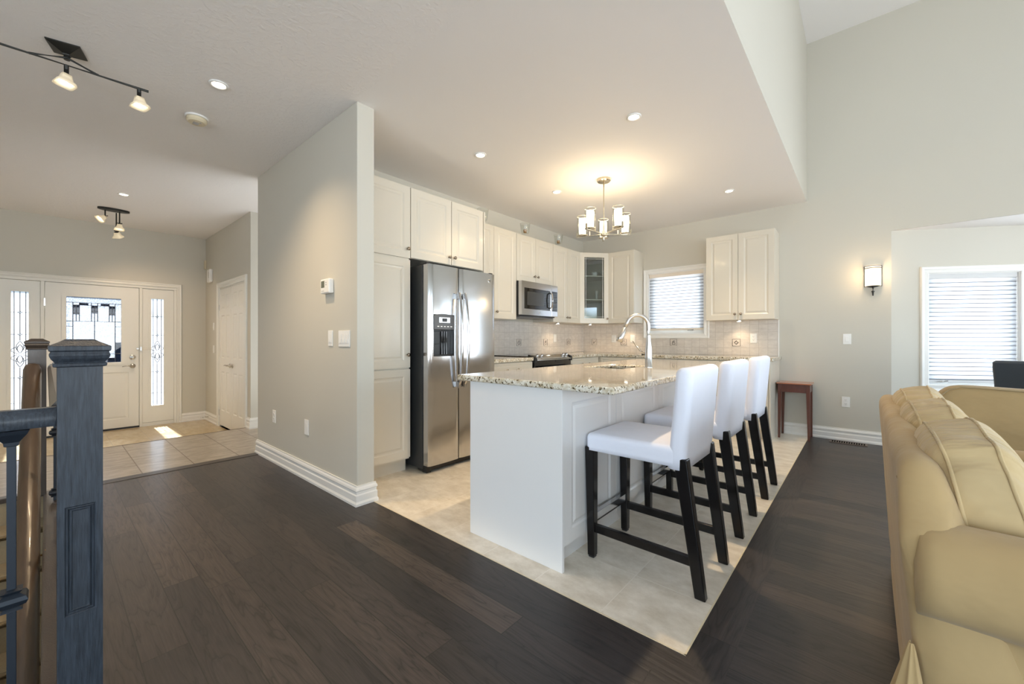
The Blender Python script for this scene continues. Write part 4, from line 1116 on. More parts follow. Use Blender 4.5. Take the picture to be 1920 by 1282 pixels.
bm = BM(); tube(bm, [(-2.85, y0+0.06, 0.80), (-2.80, y0+0.08, 0.805), (-2.785, 4.08, 0.805), (-2.80, y1-0.08, 0.805), (-2.85, y1-0.06, 0.80)], 0.012, 10); obj('handle', bm, BLACK, od, smooth=True)
bm = BM(); box(bm, -2.90, -2.875, y0+0.004, y1-0.004, 0.04, 0.182); obj('drawer', bm, BLACK, t, bevel=0.004)

# ================================================================== ISLAND
IX0, IX1, IY0, IY1 = -1.744, -1.100, 1.633, 4.105
t = thing('kitchen_island', 'white panelled kitchen island the bar stools stand along', 'island', (-1.42, 2.87, 0))
bm = BM(); box(bm, IX0+0.02, IX1-0.022, IY0+0.02, IY1, 0.11, 0.69); box(bm, IX0+0.02, IX1-0.022, IY1-0.02, IY1, 0.69, 0.888); box(bm, IX0+0.07, IX1-0.065, IY0+0.02, IY1, 0, 0.11); obj('carcass', bm, ISL, t)
bm = BM(); box(bm, IX0, IX1+0.002, IY0, IY0+0.020, 0, 0.888); obj('end_panel', bm, ISL, t, bevel=0.002)
F = Fr((IX1-0.022, 0, 0), (0, 1, 0), (1, 0, 0))
ys = [1.655, 2.205, 2.86, 3.48, 4.105]
for i in range(4): cab_door(F, ys[i], ys[i+1], 0.115, 0.886, t, None, ISL, 'back_panel', 0.07)
F = Fr((IX0+0.02, 0, 0), (0, -1, 0), (-1, 0, 0))
for i in range(4): cab_door(F, -ys[i+1], -ys[i], 0.115, 0.886, t, (-ys[i]-0.05, 0.8), ISL, 'door', 0.07)
# granite top with sink cut-out
SX0, SX1, SY0, SY1 = -1.605, -1.295, 2.675, 3.09
bm = BM()
xs = [-1.83, SX0, SX1, -0.815]; yy = [1.605, SY0, SY1, 4.155]
def gridslab(bm, xs, ys_, z0, z1, holes):
    vt = {(i, j, k): bm.verts.new((x_, y_, z_)) for i, x_ in enumerate(xs) for j, y_ in enumerate(ys_) for k, z_ in enumerate((z0, z1))}
    for i in range(len(xs)-1):
        for j in range(len(ys_)-1):
            if (i, j) in holes: continue
            bm.faces.new((vt[i, j, 1], vt[i+1, j, 1], vt[i+1, j+1, 1], vt[i, j+1, 1])); bm.faces.new((vt[i, j, 0], vt[i, j+1, 0], vt[i+1, j+1, 0], vt[i+1, j, 0]))
            for (di, dj, p_, q_) in ((-1, 0, (i, j), (i, j+1)), (1, 0, (i+1, j+1), (i+1, j)), (0, -1, (i+1, j), (i, j)), (0, 1, (i, j+1), (i+1, j+1))):
                ni, nj = i+di, j+dj
                if 0 <= ni < len(xs)-1 and 0 <= nj < len(ys_)-1 and (ni, nj) not in holes: continue
                bm.faces.new((vt[p_+(0,)], vt[q_+(0,)], vt[q_+(1,)], vt[p_+(1,)]))
gridslab(bm, xs, yy, 0.888, 0.922, {(1, 1)})
o = obj('countertop', bm, GRAN, bevel=0.010, seg=4); tag(o, 'large speckled granite countertop of the island', 'countertop')
t = thing('sink', 'stainless undermount sink set in the island countertop', 'sink', (-1.45, 2.88, 0.70))
bm = BM()
def rr4(x0, x1, y0_, y1_, z, r): 
    out = []
    for cx, cy, s0 in ((x1-r, y1_-r, 0), (x0+r, y1_-r, 1), (x0+r, y0_+r, 2), (x1-r, y0_+r, 3)):
        for k_ in range(5): a_ = PI/2*(s0+k_/4); out.append(V(cx+r*math.cos(a_), cy+r*math.sin(a_), z))
    return out
rings(bm, [rr4(SX0-0.008, SX1+0.008, SY0-0.008, SY1+0.008, 0.886, 0.03), rr4(SX0+0.004, SX1-0.004, SY0+0.004, SY1-0.004, 0.886, 0.035), rr4(SX0+0.008, SX1-0.008, SY0+0.008, SY1-0.008, 0.74, 0.04), rr4(SX0+0.03, SX1-0.03, SY0+0.03, SY1-0.03, 0.715, 0.03), rr4(-1.47, -1.43, 2.86, 2.90, 0.712, 0.015)], True, True)
obj('basin', bm, CHROME, t, smooth=True)
bm = BM(); lathe(bm, [(0.0, 0.716), (0.03, 0.716), (0.034, 0.713)], (-1.45, 2.88, 0), 'z', 20); obj('drain', bm, STEEL, t, smooth=True)
# carcass hollow is under the basin; faucet
t = thing('kitchen_faucet', 'brushed nickel gooseneck pull-down faucet on the island', 'faucet', (-1.214, 2.953, 0.922))
fx_, fy_ = -1.214, 2.953
tow = V(-0.80, -0.60, 0).normalized()       # spout swings over the sink
bm = BM(); lathe(bm, [(0.0, 0.922), (0.029, 0.922), (0.029, 0.928), (0.0255, 0.932), (0.0255, 1.03), (0.0245, 1.06), (0.017, 1.12), (0.0155, 1.16), (0, 1.16)], (fx_, fy_, 0), 'z', 24)
obj('body', bm, CHROME, t, smooth=True, auto=0.9)
bm = BM(); R_ = 0.080; pts = [(fx_, fy_, 1.14), (fx_, fy_, 1.20)]
for i in range(1, 15):
    a_ = PI*i/14*0.90
    p_ = V(fx_, fy_, 1.232)+tow*(R_-R_*math.cos(a_))+V(0, 0, R_*math.sin(a_)); pts.append(tuple(p_))
pts.append(tuple(Vector(pts[-1])+(Vector(pts[-1])-Vector(pts[-2])).normalized()*0.035)); tube(bm, pts, 0.0145, 14); nk = obj('spout', bm, CHROME, t, smooth=True)
e1 = Vector(pts[-1]); dd = (Vector(pts[-1])-Vector(pts[-2])).normalized()
bm = BM(); tube(bm, [e1, e1+dd*0.01, e1+dd*0.085, e1+dd*0.118, e1+dd*0.120], [0.0155, 0.0155, 0.023, 0.0245, 0.019], 16); obj('spray_head', bm, CHROME, t, smooth=True)
hd = V(-0.88, 0.15, 0.0).normalized()
bm = BM(); tube(bm, [V(fx_, fy_, 1.022)+hd*0.0, V(fx_, fy_, 1.022)+hd*0.05], 0.017, 14); tube(bm, [V(fx_, fy_, 1.022)+hd*0.042, V(fx_, fy_, 1.045)+hd*0.07, V(fx_, fy_, 1.115)+hd*0.135], [0.009, 0.008, 0.004], 10); obj('lever_handle', bm, CHROME, t, smooth=True)

# ================================================================== BAR STOOLS
def make_stool(label):
    t = thing('bar_stool', label, 'stool', (0, 0, 0), 'bar stools along the island')
    def soft(bm, x0, x1, y0, y1, z0, z1, r, nx, zf=None, xf=None, k=6):
        # rounded-rectangle rings stacked in z
        N = 8; rs = []
        levels = [(z0, 0.0)]+[(z0+(z1-z0)*i/nx, 0) for i in range(1, nx)]
        def ring(z, ins, last=0):
            out = []
            for cx, cy, s0 in ((x1-r, y1-r, 0), (x0+r, y1-r, 1), (x0+r, y0+r, 2), (x1-r, y0+r, 3)):
                for q in range(k+1):
                    a_ = PI/2*(s0+q/k); rr_ = max(r-ins, 0.001)
                    bx0 = V(cx+rr_*math.cos(a_), cy+rr_*math.sin(a_), z)
                    if xf: bx0.x += xf(z)
                    if zf: bx0.z += zf(bx0)*last
                    out.append(bx0)
            return out
        for i in range(nx): rs.append(ring(z0+(z1-r*0.9-z0)*i/(nx-1), 0, 0 if i < nx-1 else 1))
        for a_ in (25, 50, 72, 88):
            s_, c_ = math.sin(math.radians(a_)), math.cos(math.radians(a_))
            rs.append(ring(z1-r*0.9+r*0.9*s_, r*(1-c_), 1))
        # gathered centre cap
        c = sum((p for p in rs[-1]), V(0, 0, 0))/len(rs[-1])
        for f_ in (0.6, 0.2):
            rg = [c+(p-c)*f_ for p in rs[-1]]
            if zf:
                for p in rg: p.z = z1+zf(p)
            rs.append(rg)
        rings(bm, rs, True, True)
    bm = BM()
    soft(bm, -0.272, 0.20, -0.222, 0.222, 0.560, 0.648, 0.030, 4, zf=lambda p: 0.012*max(0, 1-(p.y/0.2)**2)*max(0, 1-(p.x/0.27)**2))
    obj('seat', bm, LINEN, t, smooth=True)
    bm = BM()
    lean = lambda z: -0.038*(1-(z-0.55)/0.45)
    soft(bm, 0.184, 0.264, -0.222, 0.222, 0.548, 1.002, 0.034, 9, zf=lambda p: -0.012+0.016*abs(p.y/0.2)**2.5, xf=lean)
    obj('backrest', bm, LINEN, t, smooth=True)
    for s_ in (-1, 1):
        bm = BM(); taper(bm, (-0.246, s_*0.192, 0.010), (0.019, 0.019), (-0.250, s_*0.196, 0.575), (0.025, 0.025)); obj('leg', bm, BLACKW, t, bevel=0.004)
        bm = BM(); box(bm, -0.262, -0.230, s_*0.192-0.016, s_*0.192+0.016, 0.0, 0.012); obj('foot_glide', bm, BLACK, t, bevel=0.004)
        bm = BM(); taper(bm, (0.287, s_*0.190, 0.0), (0.023, 0.019), (0.205, s_*0.196, 0.60), (0.030, 0.024)); obj('leg', bm, BLACKW, t, bevel=0.005)
        bm = BM()
        pa, pb_ = V(-0.246, s_*0.192, 0.155), V(0.265, s_*0.190, 0.150)
        fbox(bm, Fr(pa, (pb_-pa), (0, 1, 0)), 0.01, (pb_-pa).length-0.005, -0.021, 0.021, -0.011, 0.011); obj('stretcher', bm, BLACKW, t, bevel=0.003)
    bm = BM(); box(bm, -0.258, -0.236, -0.19, 0.19, 0.175, 0.222); fb = obj('front_stretcher', bm, BLACKW, t, bevel=0.002)
    bm = BM(); box(bm, -0.262, -0.232, -0.17, 0.17, 0.2215, 0.2245); box(bm, -0.261, -0.258, -0.17, 0.17, 0.188, 0.2245); box(bm, -0.2355, -0.2325, -0.17, 0.17, 0.188, 0.2245); obj('metal_footrest', bm, STEEL, fb)
    return t
st = make_stool('white slipcovered bar stool at the near end of the island, largest of the three')
dup(st, (-0.822, 2.79, 0), 'white slipcovered bar stool in the middle of the row of three')
dup(st, (-0.815, 3.535, 0), 'white slipcovered bar stool at the far end of the island beside the small side table')
st.location = (-0.822, 2.062, 0)

# ================================================================== SIDE TABLE
t = thing('side_table', 'small narrow reddish-brown wooden side table against the wall', 'table', (-0.60, 5.70, 0))
X0, X1, Y0, Y1, Z1 = -0.752, -0.448, 5.545, 5.845, 0.635
bm = BM(); box(bm, X0-0.012, X1+0.012, Y0-0.012, Y1+0.002, Z1-0.014, Z1); obj('tabletop', bm, CHTOP, t, bevel=0.004)
bm = BM()
box(bm, X0+0.008, X1-0.008, Y0+0.006, Y0+0.022, Z1-0.105, Z1-0.014); box(bm, X0+0.008, X1-0.008, Y1-0.022, Y1-0.006, Z1-0.105, Z1-0.014)
box(bm, X0+0.006, X0+0.022, Y0+0.022, Y1-0.022, Z1-0.105, Z1-0.014); box(bm, X1-0.022, X1-0.006, Y0+0.022, Y1-0.022, Z1-0.105, Z1-0.014); obj('apron', bm, CHERRY, t, bevel=0.002)
for sx_, x in ((1, X0), (-1, X1)):
    for sy_, y in ((1, Y0), (-1, Y1)):
        bm = BM(); taper(bm, (x+sx_*0.012, y+sy_*0.012, 0), (0.011, 0.011), (x+sx_*0.020, y+sy_*0.020, Z1-0.014), (0.019, 0.019)); obj('leg', bm, CHERRY, t, bevel=0.003)

# floor vent
t = thing('floor_vent', 'dark slotted heating register in the wood floor by the baseboard', 'vent', (-0.13, 5.735, 0))
bm = BM(); box(bm, -0.290, 0.030, 5.665, 5.785, 0.0005, 0.006); obj('frame', bm, GRILL, t, bevel=0.002)
bm = BM()
for i in range(14): box(bm, -0.268+i*0.0205, -0.256+i*0.0205, 5.685, 5.765, 0.0061, 0.0068)
obj('slots', bm, mat('vent_slot', (0.004, 0.004, 0.004), 1.0, spec=0.05), t)

# ================================================================== PLATES ON WALLS
def plate(kind, label, F, a, b, w=0.072, h=0.116, group=None):
    nm = {'switch': 'light_switch', 'outlet': 'wall_outlet', 'blank': 'wall_plate'}[kind]
    t = thing(nm, label, {'switch': 'switch', 'outlet': 'outlet', 'blank': 'wall plate'}[kind], tuple(F(a, b, 0.0)), group)
    bm = BM(); fbox(bm, F, a-w/2, a+w/2, b-h/2, b+h/2, 0.0003, 0.007); obj('cover_plate', bm, PLAST, t, bevel=0.003)
    bm = BM(); n = max(1, round((w-0.02)/0.046))
    for i in range(n):
        c = a+(i-(n-1)/2)*0.046
        if kind == 'switch': fbox(bm, F, c-0.016, c+0.016, b-0.032, b+0.032, 0.007, 0.0095); fbox(bm, F, c-0.014, c+0.014, b-0.030, b-0.002, 0.0095, 0.0125)
        elif kind == 'outlet':
            for q in (-0.021, 0.021): lathe(bm, [(0.0, 0.0098), (0.0155, 0.0098), (0.0165, 0.007)], F(c, b+q, 0), F.n, 16)
        else: fbox(bm, F, c-0.017, c+0.017, b-0.034, b+0.034, 0.007, 0.009)
    obj('rocker' if kind == 'switch' else 'socket_face', bm, PLAST, t, bevel=0.001)
    if kind == 'outlet':
        bm = BM()
        for q in (-0.021, 0.021):
            for s_ in (-0.006, 0.006): fbox(bm, F, a+s_-0.001, a+s_+0.001, b+q-0.001, b+q+0.008, 0.0096, 0.0101)
            lathe(bm, [(0, 0.0101), (0.0022, 0.0101), (0.0022, 0.0096)], F(a, b+q-0.008, 0), F.n, 8)
        obj('slots', bm, BLACK, t)
    return t
FPX = Fr((0, 1.388, 0), (1, 0, 0), (0, -1, 0)); FBX = Fr((0, YB, 0), (1, 0, 0), (0, -1, 0)); FBT = FBS; FLT = FLS; FCX = Fr((0, YK, 0), (1, 0, 0), (0, -1, 0))
plate('switch', 'single white dimmer switch on the partition wall under the thermostat', FPX, -2.985, 1.139, w=0.07)
plate('switch', 'wide three-gang white switch near the corner of the partition wall', FPX, -2.775, 1.136, w=0.165)
plate('outlet', 'low white outlet on the partition wall nearer the foyer', FPX, -4.113, 0.42)
plate('blank', 'low white wall plate on the partition wall nearer the kitchen', FPX, -3.405, 0.42, w=0.075, h=0.125)
plate('switch', 'white double-button switch on the grey wall above the outlet', FBX, -0.141, 1.135)
plate('outlet', 'white outlet low on the grey wall above the floor vent', FBX, -0.152, 0.432)
plate('switch', 'white switch on the backsplash just left of the kitchen window', FBT, -2.654, 1.142, w=0.075)
plate('switch', 'white switch on the backsplash under the single-door cabinet, farther from the window', FBT, -2.965, 1.142, w=0.075)
plate('outlet', 'white outlet on the backsplash beside the diamond decor tile', FBT, -1.051, 1.145)
plate('blank', 'white plate on the backsplash to the right of the range', FLT, 5.034, 1.15)
plate('switch', 'small switch on the foyer side wall level with the closet door handles', FCX, -7.56, 0.98)
plate('switch', 'higher small switch on the foyer side wall beside the closet', FCX, -7.56, 1.33, w=0.06)
# thermostat
t = thing('thermostat', 'white digital thermostat with grey screen on the partition wall', 'thermostat', (-3.005, 1.388, 1.525))
bm = BM(); fbox(bm, FPX, -3.075, -2.935, 1.470, 1.578, 0.0003, 0.040); obj('housing', bm, PLAST, t, bevel=0.010, seg=3)
bm = BM(); fbox(bm, FPX, -3.058, -3.005, 1.513, 1.562, 0.0395, 0.0408); obj('screen', bm, SCREEN, t)
bm = BM()
for z in (1.548, 1.532): fbox(bm, FPX, -2.985, -2.972, z-0.004, z+0.004, 0.0395, 0.0415)
fbox(bm, FPX, -3.055, -3.01, 1.486, 1.491, 0.0395, 0.0403); obj('buttons', bm, mat('grey_mark', (0.45, 0.44, 0.43), 0.5), t)
# foyer wall items
t = thing('door_chime', 'white door chime box high on the foyer side wall', 'chime', (-7.70, YK, 2.10))
bm = BM(); fbox(bm, FCX, -7.78, -7.62, 2.02, 2.22, 0.0003, 0.045); obj('housing', bm, PLAST, t, bevel=0.012, seg=3)
bm = BM()
for i in range(5): fbox(bm, FCX, -7.69, -7.64, 2.09+i*0.018, 2.098+i*0.018, 0.0452, 0.0462)
obj('vents', bm, MATS['grey_mark'], t)
bm = BM(); fbox(bm, FCX, -8.03, -7.985, 2.26, 2.40, 0.0003, 0.03); o = obj('motion_sensor', bm, IVORY, bevel=0.01); tag(o, 'small ivory motion sensor in the foyer corner above the chime', 'sensor')
t = thing('door_stop', 'small metal spring door stop on the foyer baseboard', 'door stop', (-7.85, YK-0.02, -0.08))
bm = BM(); tube(bm, [(-7.80, YK-0.02, -0.085), (-7.80, YK-0.10, -0.088)], 0.006, 8); obj('spring', bm, CHROME, t, smooth=True)
bm = BM(); tube(bm, [(-7.80, YK-0.10, -0.088), (-7.80, YK-0.115, -0.088)], 0.009, 8); obj('rubber_tip', bm, PLAST, t)

# ================================================================== LIGHTS
def downlight(x, y, label, power=70, cone=84):
    t = thing('ceiling_downlight', label, 'light', (x, y, ZC), 'recessed ceiling downlights')
    bm = BM(); lathe(bm, [(0.052, -0.0005), (0.052, -0.006), (0.040, -0.009), (0.036, -0.003), (0.034, -0.0006)], (x, y, ZC), 'z', 28); obj('trim_ring', bm, TRIM, t, smooth=True)
    bm = BM(); lathe(bm, [(0.036, -0.003), (0.030, -0.005), (0.0, -0.0055)], (x, y, ZC), 'z', 24); obj('lens', bm, BULB, t)
    light('downlight', 'SPOT', (x, y, ZC-0.02), power, (1.0, 0.74, 0.45), spot_size=math.radians(cone), spot_blend=1.0, shadow_soft_size=0.035)
for x, y, lb in ((-3.093, 0.72, 'recessed downlight beside the smoke alarm in the hallway ceiling'), (-1.262, 2.804, 'recessed downlight above the sink end of the island, nearest the open living room edge'),
        (-2.538, 2.501, 'recessed downlight in front of the fridge'), (-2.543, 3.677, 'recessed downlight between the chandelier and the microwave cabinets'), (-1.108, 4.882, 'recessed downlight in front of the two-door wall cabinet'), (-6.232, 0.57, 'recessed downlight in the foyer ceiling by the small spotlight fixture')):
    downlight(x, y, lb, *((60, 125) if y < 1 else ((34, 80) if x < -2 else ((55, 85) if y > 4 else (125, 100)))))
# smoke alarm
t = thing('smoke_alarm', 'round ivory smoke alarm on the hallway ceiling', 'smoke alarm', (-3.674, 0.722, ZC))
bm = BM(); lathe(bm, [(0, 0), (0.070, 0), (0.070, -0.010), (0.062, -0.012)], (-3.674, 0.722, ZC-0.0005), 'z', 32); obj('base', bm, PLAST, t, smooth=True, auto=0.5)
bm = BM(); lathe(bm, [(0.060, -0.010), (0.062, -0.030), (0.052, -0.042), (0.0, -0.044)], (-3.674, 0.722, ZC), 'z', 32); obj('body', bm, IVORY, t, smooth=True, auto=0.5)
bm = BM()
for i in range(6): box(bm, -3.70+i*0.008, -3.697+i*0.008, 0.70, 0.735, ZC-0.0455, ZC-0.0438)
lathe(bm, [(0, -0.046), (0.006, -0.046), (0.006, -0.043)], (-3.65, 0.74, ZC), 'z', 12); obj('grille', bm, MATS['grey_mark'], t)

def bell(F0, down, sc_=1.0, cap=True, parent=None, ang=0.0):
    """square flared glass shade hanging from point F0 along direction down"""
    d = Vector(down).normalized(); a_, b_ = basis(d)
    ca, sa = math.cos(ang), math.sin(ang); a_, b_ = a_*ca+b_*sa, b_*ca-a_*sa
    def sq(h, r, k=4):
        out = []
        for q in range(4*k):
            s_, f_ = divmod(q, k); f_ = f_/k
            c4 = [(-1, -1), (1, -1), (1, 1), (-1, 1)]
            p, q2 = c4[s_], c4[(s_+1) % 4]
            x_, y_ = p[0]+(q2[0]-p[0])*f_, p[1]+(q2[1]-p[1])*f_
            n_ = math.hypot(x_, y_); m_ = (abs(x_)**6+abs(y_)**6)**(1/6)
            out.append(Vector(F0)+d*h*sc_+(a_*x_+b_*y_)*(r*sc_/m_))
        return out
    bm = BM(); rings(bm, [sq(-0.005, 0.010), sq(0.0, 0.020), sq(0.012, 0.031)], True, True); obj('cap', bm, DARKM, parent)
    bm = BM(); rings(bm, [sq(0.010, 0.028), sq(0.035, 0.033), sq(0.065, 0.041), sq(0.080, 0.055), sq(0.102, 0.064)], True, False)
    obj('glass_shade', bm, BELLG, parent, smooth=True, solid=0.004)
    bm = BM(); lathe(bm, [(0, 0.062*sc_), (0.02*sc_, 0.064*sc_), (0.022*sc_, 0.055*sc_), (0.012*sc_, 0.03*sc_)], F0, d, 16); obj('bulb', bm, BULB, parent, smooth=True)
# track fixture
t = thing('track_light', 'dark bronze bar spotlight fixture with glass bell shades', 'ceiling light', (-3.355, 0.077, ZC))
hub = V(-3.355, 0.077, 2.70)
bm = BM()
top = [V(-3.355+x_, 0.077+y_, z_) for z_ in (ZC-0.0005, ZC-0.008) for x_, y_ in ((-0.088, 0.0), (0.0, -0.088), (0.088, 0.0), (0.0, 0.088))]
ang = math.atan2(0.126-0.002, -3.27+3.304)
def rq(r, z): return [V(-3.355+r*math.cos(ang+PI/4+k_*PI/2), 0.077+r*math.sin(ang+PI/4+k_*PI/2), z) for k_ in range(4)]
rings(bm, [rq(0.095, ZC-0.0005), rq(0.095, ZC-0.007), rq(0.020, ZC-0.034), rq(0.018, ZC-0.040)], True, True); obj('ceiling_plate', bm, DARKM, t)
bm = BM(); tube(bm, [hub+V(0, 0, 0.02), hub+V(0, 0, -0.012)], 0.013, 12); obj('hub', bm, DARKM, t)
bz = 2.655; bxx = lambda y: -3.325-0.036*((0.41-y)/0.55)
bm = BM(); tube(bm, [(bxx(0.415), 0.415, bz), (bxx(-0.27), -0.27, bz)], 0.0075, 10); obj('bar', bm, DARKM, t)
for y in (0.20, -0.06):
    bm = BM(); tube(bm, [hub, (bxx(y), y, bz)], 0.0065, 8); obj('brace', bm, DARKM, t)
for y in (0.372, 0.075, -0.22):
    bm = BM(); tube(bm, [(bxx(y), y, bz), (bxx(y), y, bz-0.045)], 0.010, 12); st_ = obj('stem', bm, DARKM, t)
    bell((bxx(y), y, bz-0.05), (0.10, -0.10 if y < 0.3 else 0.05, -1), 0.64, parent=t, ang=0.3)
    light('track_bulb', 'SPOT', (bxx(y)+0.01, y, bz-0.15), 15, WARM, spot_size=math.radians(140), spot_blend=1, shadow_soft_size=0.02)
# foyer fixture
t = thing('spotlight_fixture', 'small oval ceiling fixture with three glass bell spotlights in the foyer', 'ceiling light', (-7.04, 0.56, ZC))
bm = BM(); rs = []
for r_, z in ((1, ZC-0.0005), (1, ZC-0.022), (0.9, ZC-0.026)):
    rs.append([V(-7.04+0.062*r_*math.cos(2*PI*j/32), 0.555+0.145*r_*math.sin(2*PI*j/32), z) for j in range(32)])
rings(bm, rs, True, True); obj('ceiling_plate', bm, DARKM, t)
for (y, zb_, dv, x) in ((0.478, 2.655, (0.3, -0.75, -0.75), -7.04), (0.605, 2.585, (0.15, -0.05, -1), -7.03), (0.585, 2.505, (-0.35, 0.25, -0.8), -7.14)):
    bm = BM(); tube(bm, [(x, y, ZC-0.02), (x, y, zb_)], 0.0065, 8); obj('stem', bm, DARKM, t)
    bm = BM(); tube(bm, [(x-0.012, y-0.018, zb_), (x+0.012, y+0.022, zb_-0.004)], 0.006, 8); obj('swivel', bm, DARKM, t)
    bell((x, y, zb_-0.012), dv, 0.74, parent=t)
    light('foyer_bulb', 'SPOT', tuple(V(x, y, zb_-0.012)+Vector(dv).normalized()*0.10), 18, (1, 0.70, 0.42), rot=Vector(dv).to_track_quat('-Z', 'Y').to_euler(), spot_size=math.radians(120), spot_blend=1, shadow_soft_size=0.02)
# chandelier
cx, cy = -1.985, 3.70
t = thing('chandelier', 'brushed nickel five-arm chandelier with double glass cylinder shades', 'chandelier', (cx, cy, ZC))
RIMG = mat('glass_rim', (0.62, 0.60, 0.50), 0.1)
NIC = mat('satin_nickel', (0.72, 0.66, 0.55), 0.25, 1.0)
bm = BM(); lathe(bm, [(0, -0.0005), (0.066, -0.0005), (0.068, -0.020), (0.060, -0.028), (0.012, -0.032), (0, -0.032)], (cx, cy, ZC), 'z', 32); obj('canopy', bm, NIC, t, smooth=True, auto=0.6)
bm = BM(); tube(bm, [(cx, cy, ZC-0.03), (cx, cy, 2.20)], 0.006, 12); obj('rod', bm, NIC, t, smooth=True)
bm = BM(); lathe(bm, [(0, 2.225), (0.020, 2.225), (0.022, 2.195), (0.036, 2.19), (0.036, 2.178), (0.008, 2.170), (0.006, 2.135), (0, 2.125)], (cx, cy, 0), 'z', 20); obj('hub', bm, NIC, t, smooth=True, auto=0.7)
away = math.atan2(cy, cx)
for k in range(5):
    a_ = away+k*2*PI/5+0.02; dx, dy = math.cos(a_), math.sin(a_); R_ = 0.225
    bm = BM(); rgt = V(-dy, dx, 0)
    p0, p1 = V(cx, cy, 2.195)+V(dx, dy, 0)*0.02, V(cx, cy, 2.195)+V(dx, dy, 0)*(R_+0.062)
    F_ = Fr(p0, p1-p0, rgt)
    fbox(bm, F_, 0, (p1-p0).length, -0.004, 0.004, -0.008, 0.008); fbox(bm, F_, (p1-p0).length-0.005, (p1-p0).length, -0.004, 0.055, -0.010, 0.010)
    fbox(bm, F_, 0.128, 0.133, -0.004, 0.045, -0.010, 0.010)
    arm = obj('arm', bm, NIC, t)
    bm = BM(); lathe(bm, [(0, 2.200), (0.020, 2.200), (0.052, 2.206), (0.052, 2.212), (0.018, 2.214), (0.016, 2.24), (0, 2.24)], (cx+dx*R_, cy+dy*R_, 0), 'z', 24); obj('shade_holder', bm, NIC, t, smooth=True, auto=0.7)
    bm = BM(); lathe(bm, [(0.034, 2.225), (0.037, 2.30), (0.037, 2.375), (0.034, 2.383)], (cx+dx*R_, cy+dy*R_, 0), 'z', 24); obj('inner_shade', bm, OPALG, t, smooth=True)
    bm = BM(); lathe(bm, [(0.053, 2.212), (0.053, 2.405)], (cx+dx*R_, cy+dy*R_, 0), 'z', 32); og = obj('outer_glass', bm, GLASS, t, smooth=True)
    bm = BM(); tube(bm, [(cx+dx*R_+0.053*math.cos(2*PI*j/32), cy+dy*R_+0.053*math.sin(2*PI*j/32), 2.405) for j in range(33)], 0.0016, 6); obj('rim', bm, RIMG, og, smooth=True)
    light('chandelier_bulb', 'POINT', (cx+dx*R_, cy+dy*R_, 2.40), 2.0, (1, 0.74, 0.42), shadow_soft_size=0.03)
# sconce
t = thing('wall_sconce', 'lit half-round glass wall sconce with dark metal bands on the grey wall', 'wall lamp', (0.075, YB, 1.80))
sx0, R_ = 0.075, 0.068
def half(r, z): return [V(sx0+r*math.cos(PI+PI*j/16), YB-0.004+r*1.25*math.sin(PI+PI*j/16), z) for j in range(17)]
bm = BM(); rings(bm, [half(R_, 1.705), half(R_+0.001, 1.80), half(R_, 1.925)], False, False); obj('glass_shade', bm, SCON, t, smooth=True)
for z in (1.918, 1.897):
    bm = BM(); tube(bm, [p for p in half(R_+0.003, z)], 0.0035, 6); obj('band', bm, DARKM, t)
bm = BM(); rings(bm, [half(0.006, 1.69)+[], half(0.040, 1.698), half(R_*0.85, 1.710)], False, True)
tube(bm, [(sx0, YB-0.035, 1.70), (sx0, YB-0.035, 1.64), (sx0, YB-0.035, 1.60)], [0.013, 0.009, 0.005], 12); lathe(bm, [(0, 1.655), (0.013, 1.652), (0.013, 1.640), (0, 1.636)], (sx0, YB-0.035, 0), 'z', 12)
obj('cup', bm, DARKM, t, smooth=True, auto=0.7)
for x in (sx0-R_-0.001, sx0+R_+0.001):
    bm = BM(); box(bm, x-0.003, x+0.003, YB-0.012, YB-0.001, 1.70, 1.925); obj('side_rail', bm, DARKM, t)
light('sconce_bulb', 'POINT', (sx0, YB-0.13, 1.83), 3.0, (1, 0.72, 0.42), shadow_soft_size=0.06)

# glass vases on the cabinets
AMB = mat('gold_ball', (0.35, 0.20, 0.08), 0.3, 0.5)
first = None
for k_, (x_, y_, lb) in enumerate(((-3.14, 3.13, 'clear flared glass candle holder on the cabinet top nearest the fridge'), (-3.14, 3.86, 'clear flared glass candle holder on the cabinet top above the microwave'), (-3.14, 4.58, 'clear flared glass candle holder on the cabinet top nearest the corner'))):
    if first is None:
        t = first = thing('candle_holder', lb, 'glass vase', (x_, y_, ZU1), 'glass candle holders on the cabinets')
        bm = BM(); lathe(bm, [(0, 0.002), (0.042, 0.002), (0.048, 0.02), (0.062, 0.125)], (x_, y_, ZU1), 'z', 28); obj('glass', bm, GLASS, t, smooth=True, auto=0.6)
        bm = BM(); lathe(bm, [(0.0615, 0.1245), (0.0625, 0.1255), (0.0615, 0.1265), (0.0595, 0.1255)], (x_, y_, ZU1), 'z', 28); obj('rim', bm, RIMG, t, smooth=True)
        bm = BM(); lathe(bm, [(0, 0.014), (0.020, 0.014), (0.022, 0.05), (0.010, 0.058), (0, 0.058)], (x_, y_, ZU1), 'z', 16); obj('candle', bm, AMB, t, smooth=True)
    else: dup(first, (x_, y_, ZU1), lb)

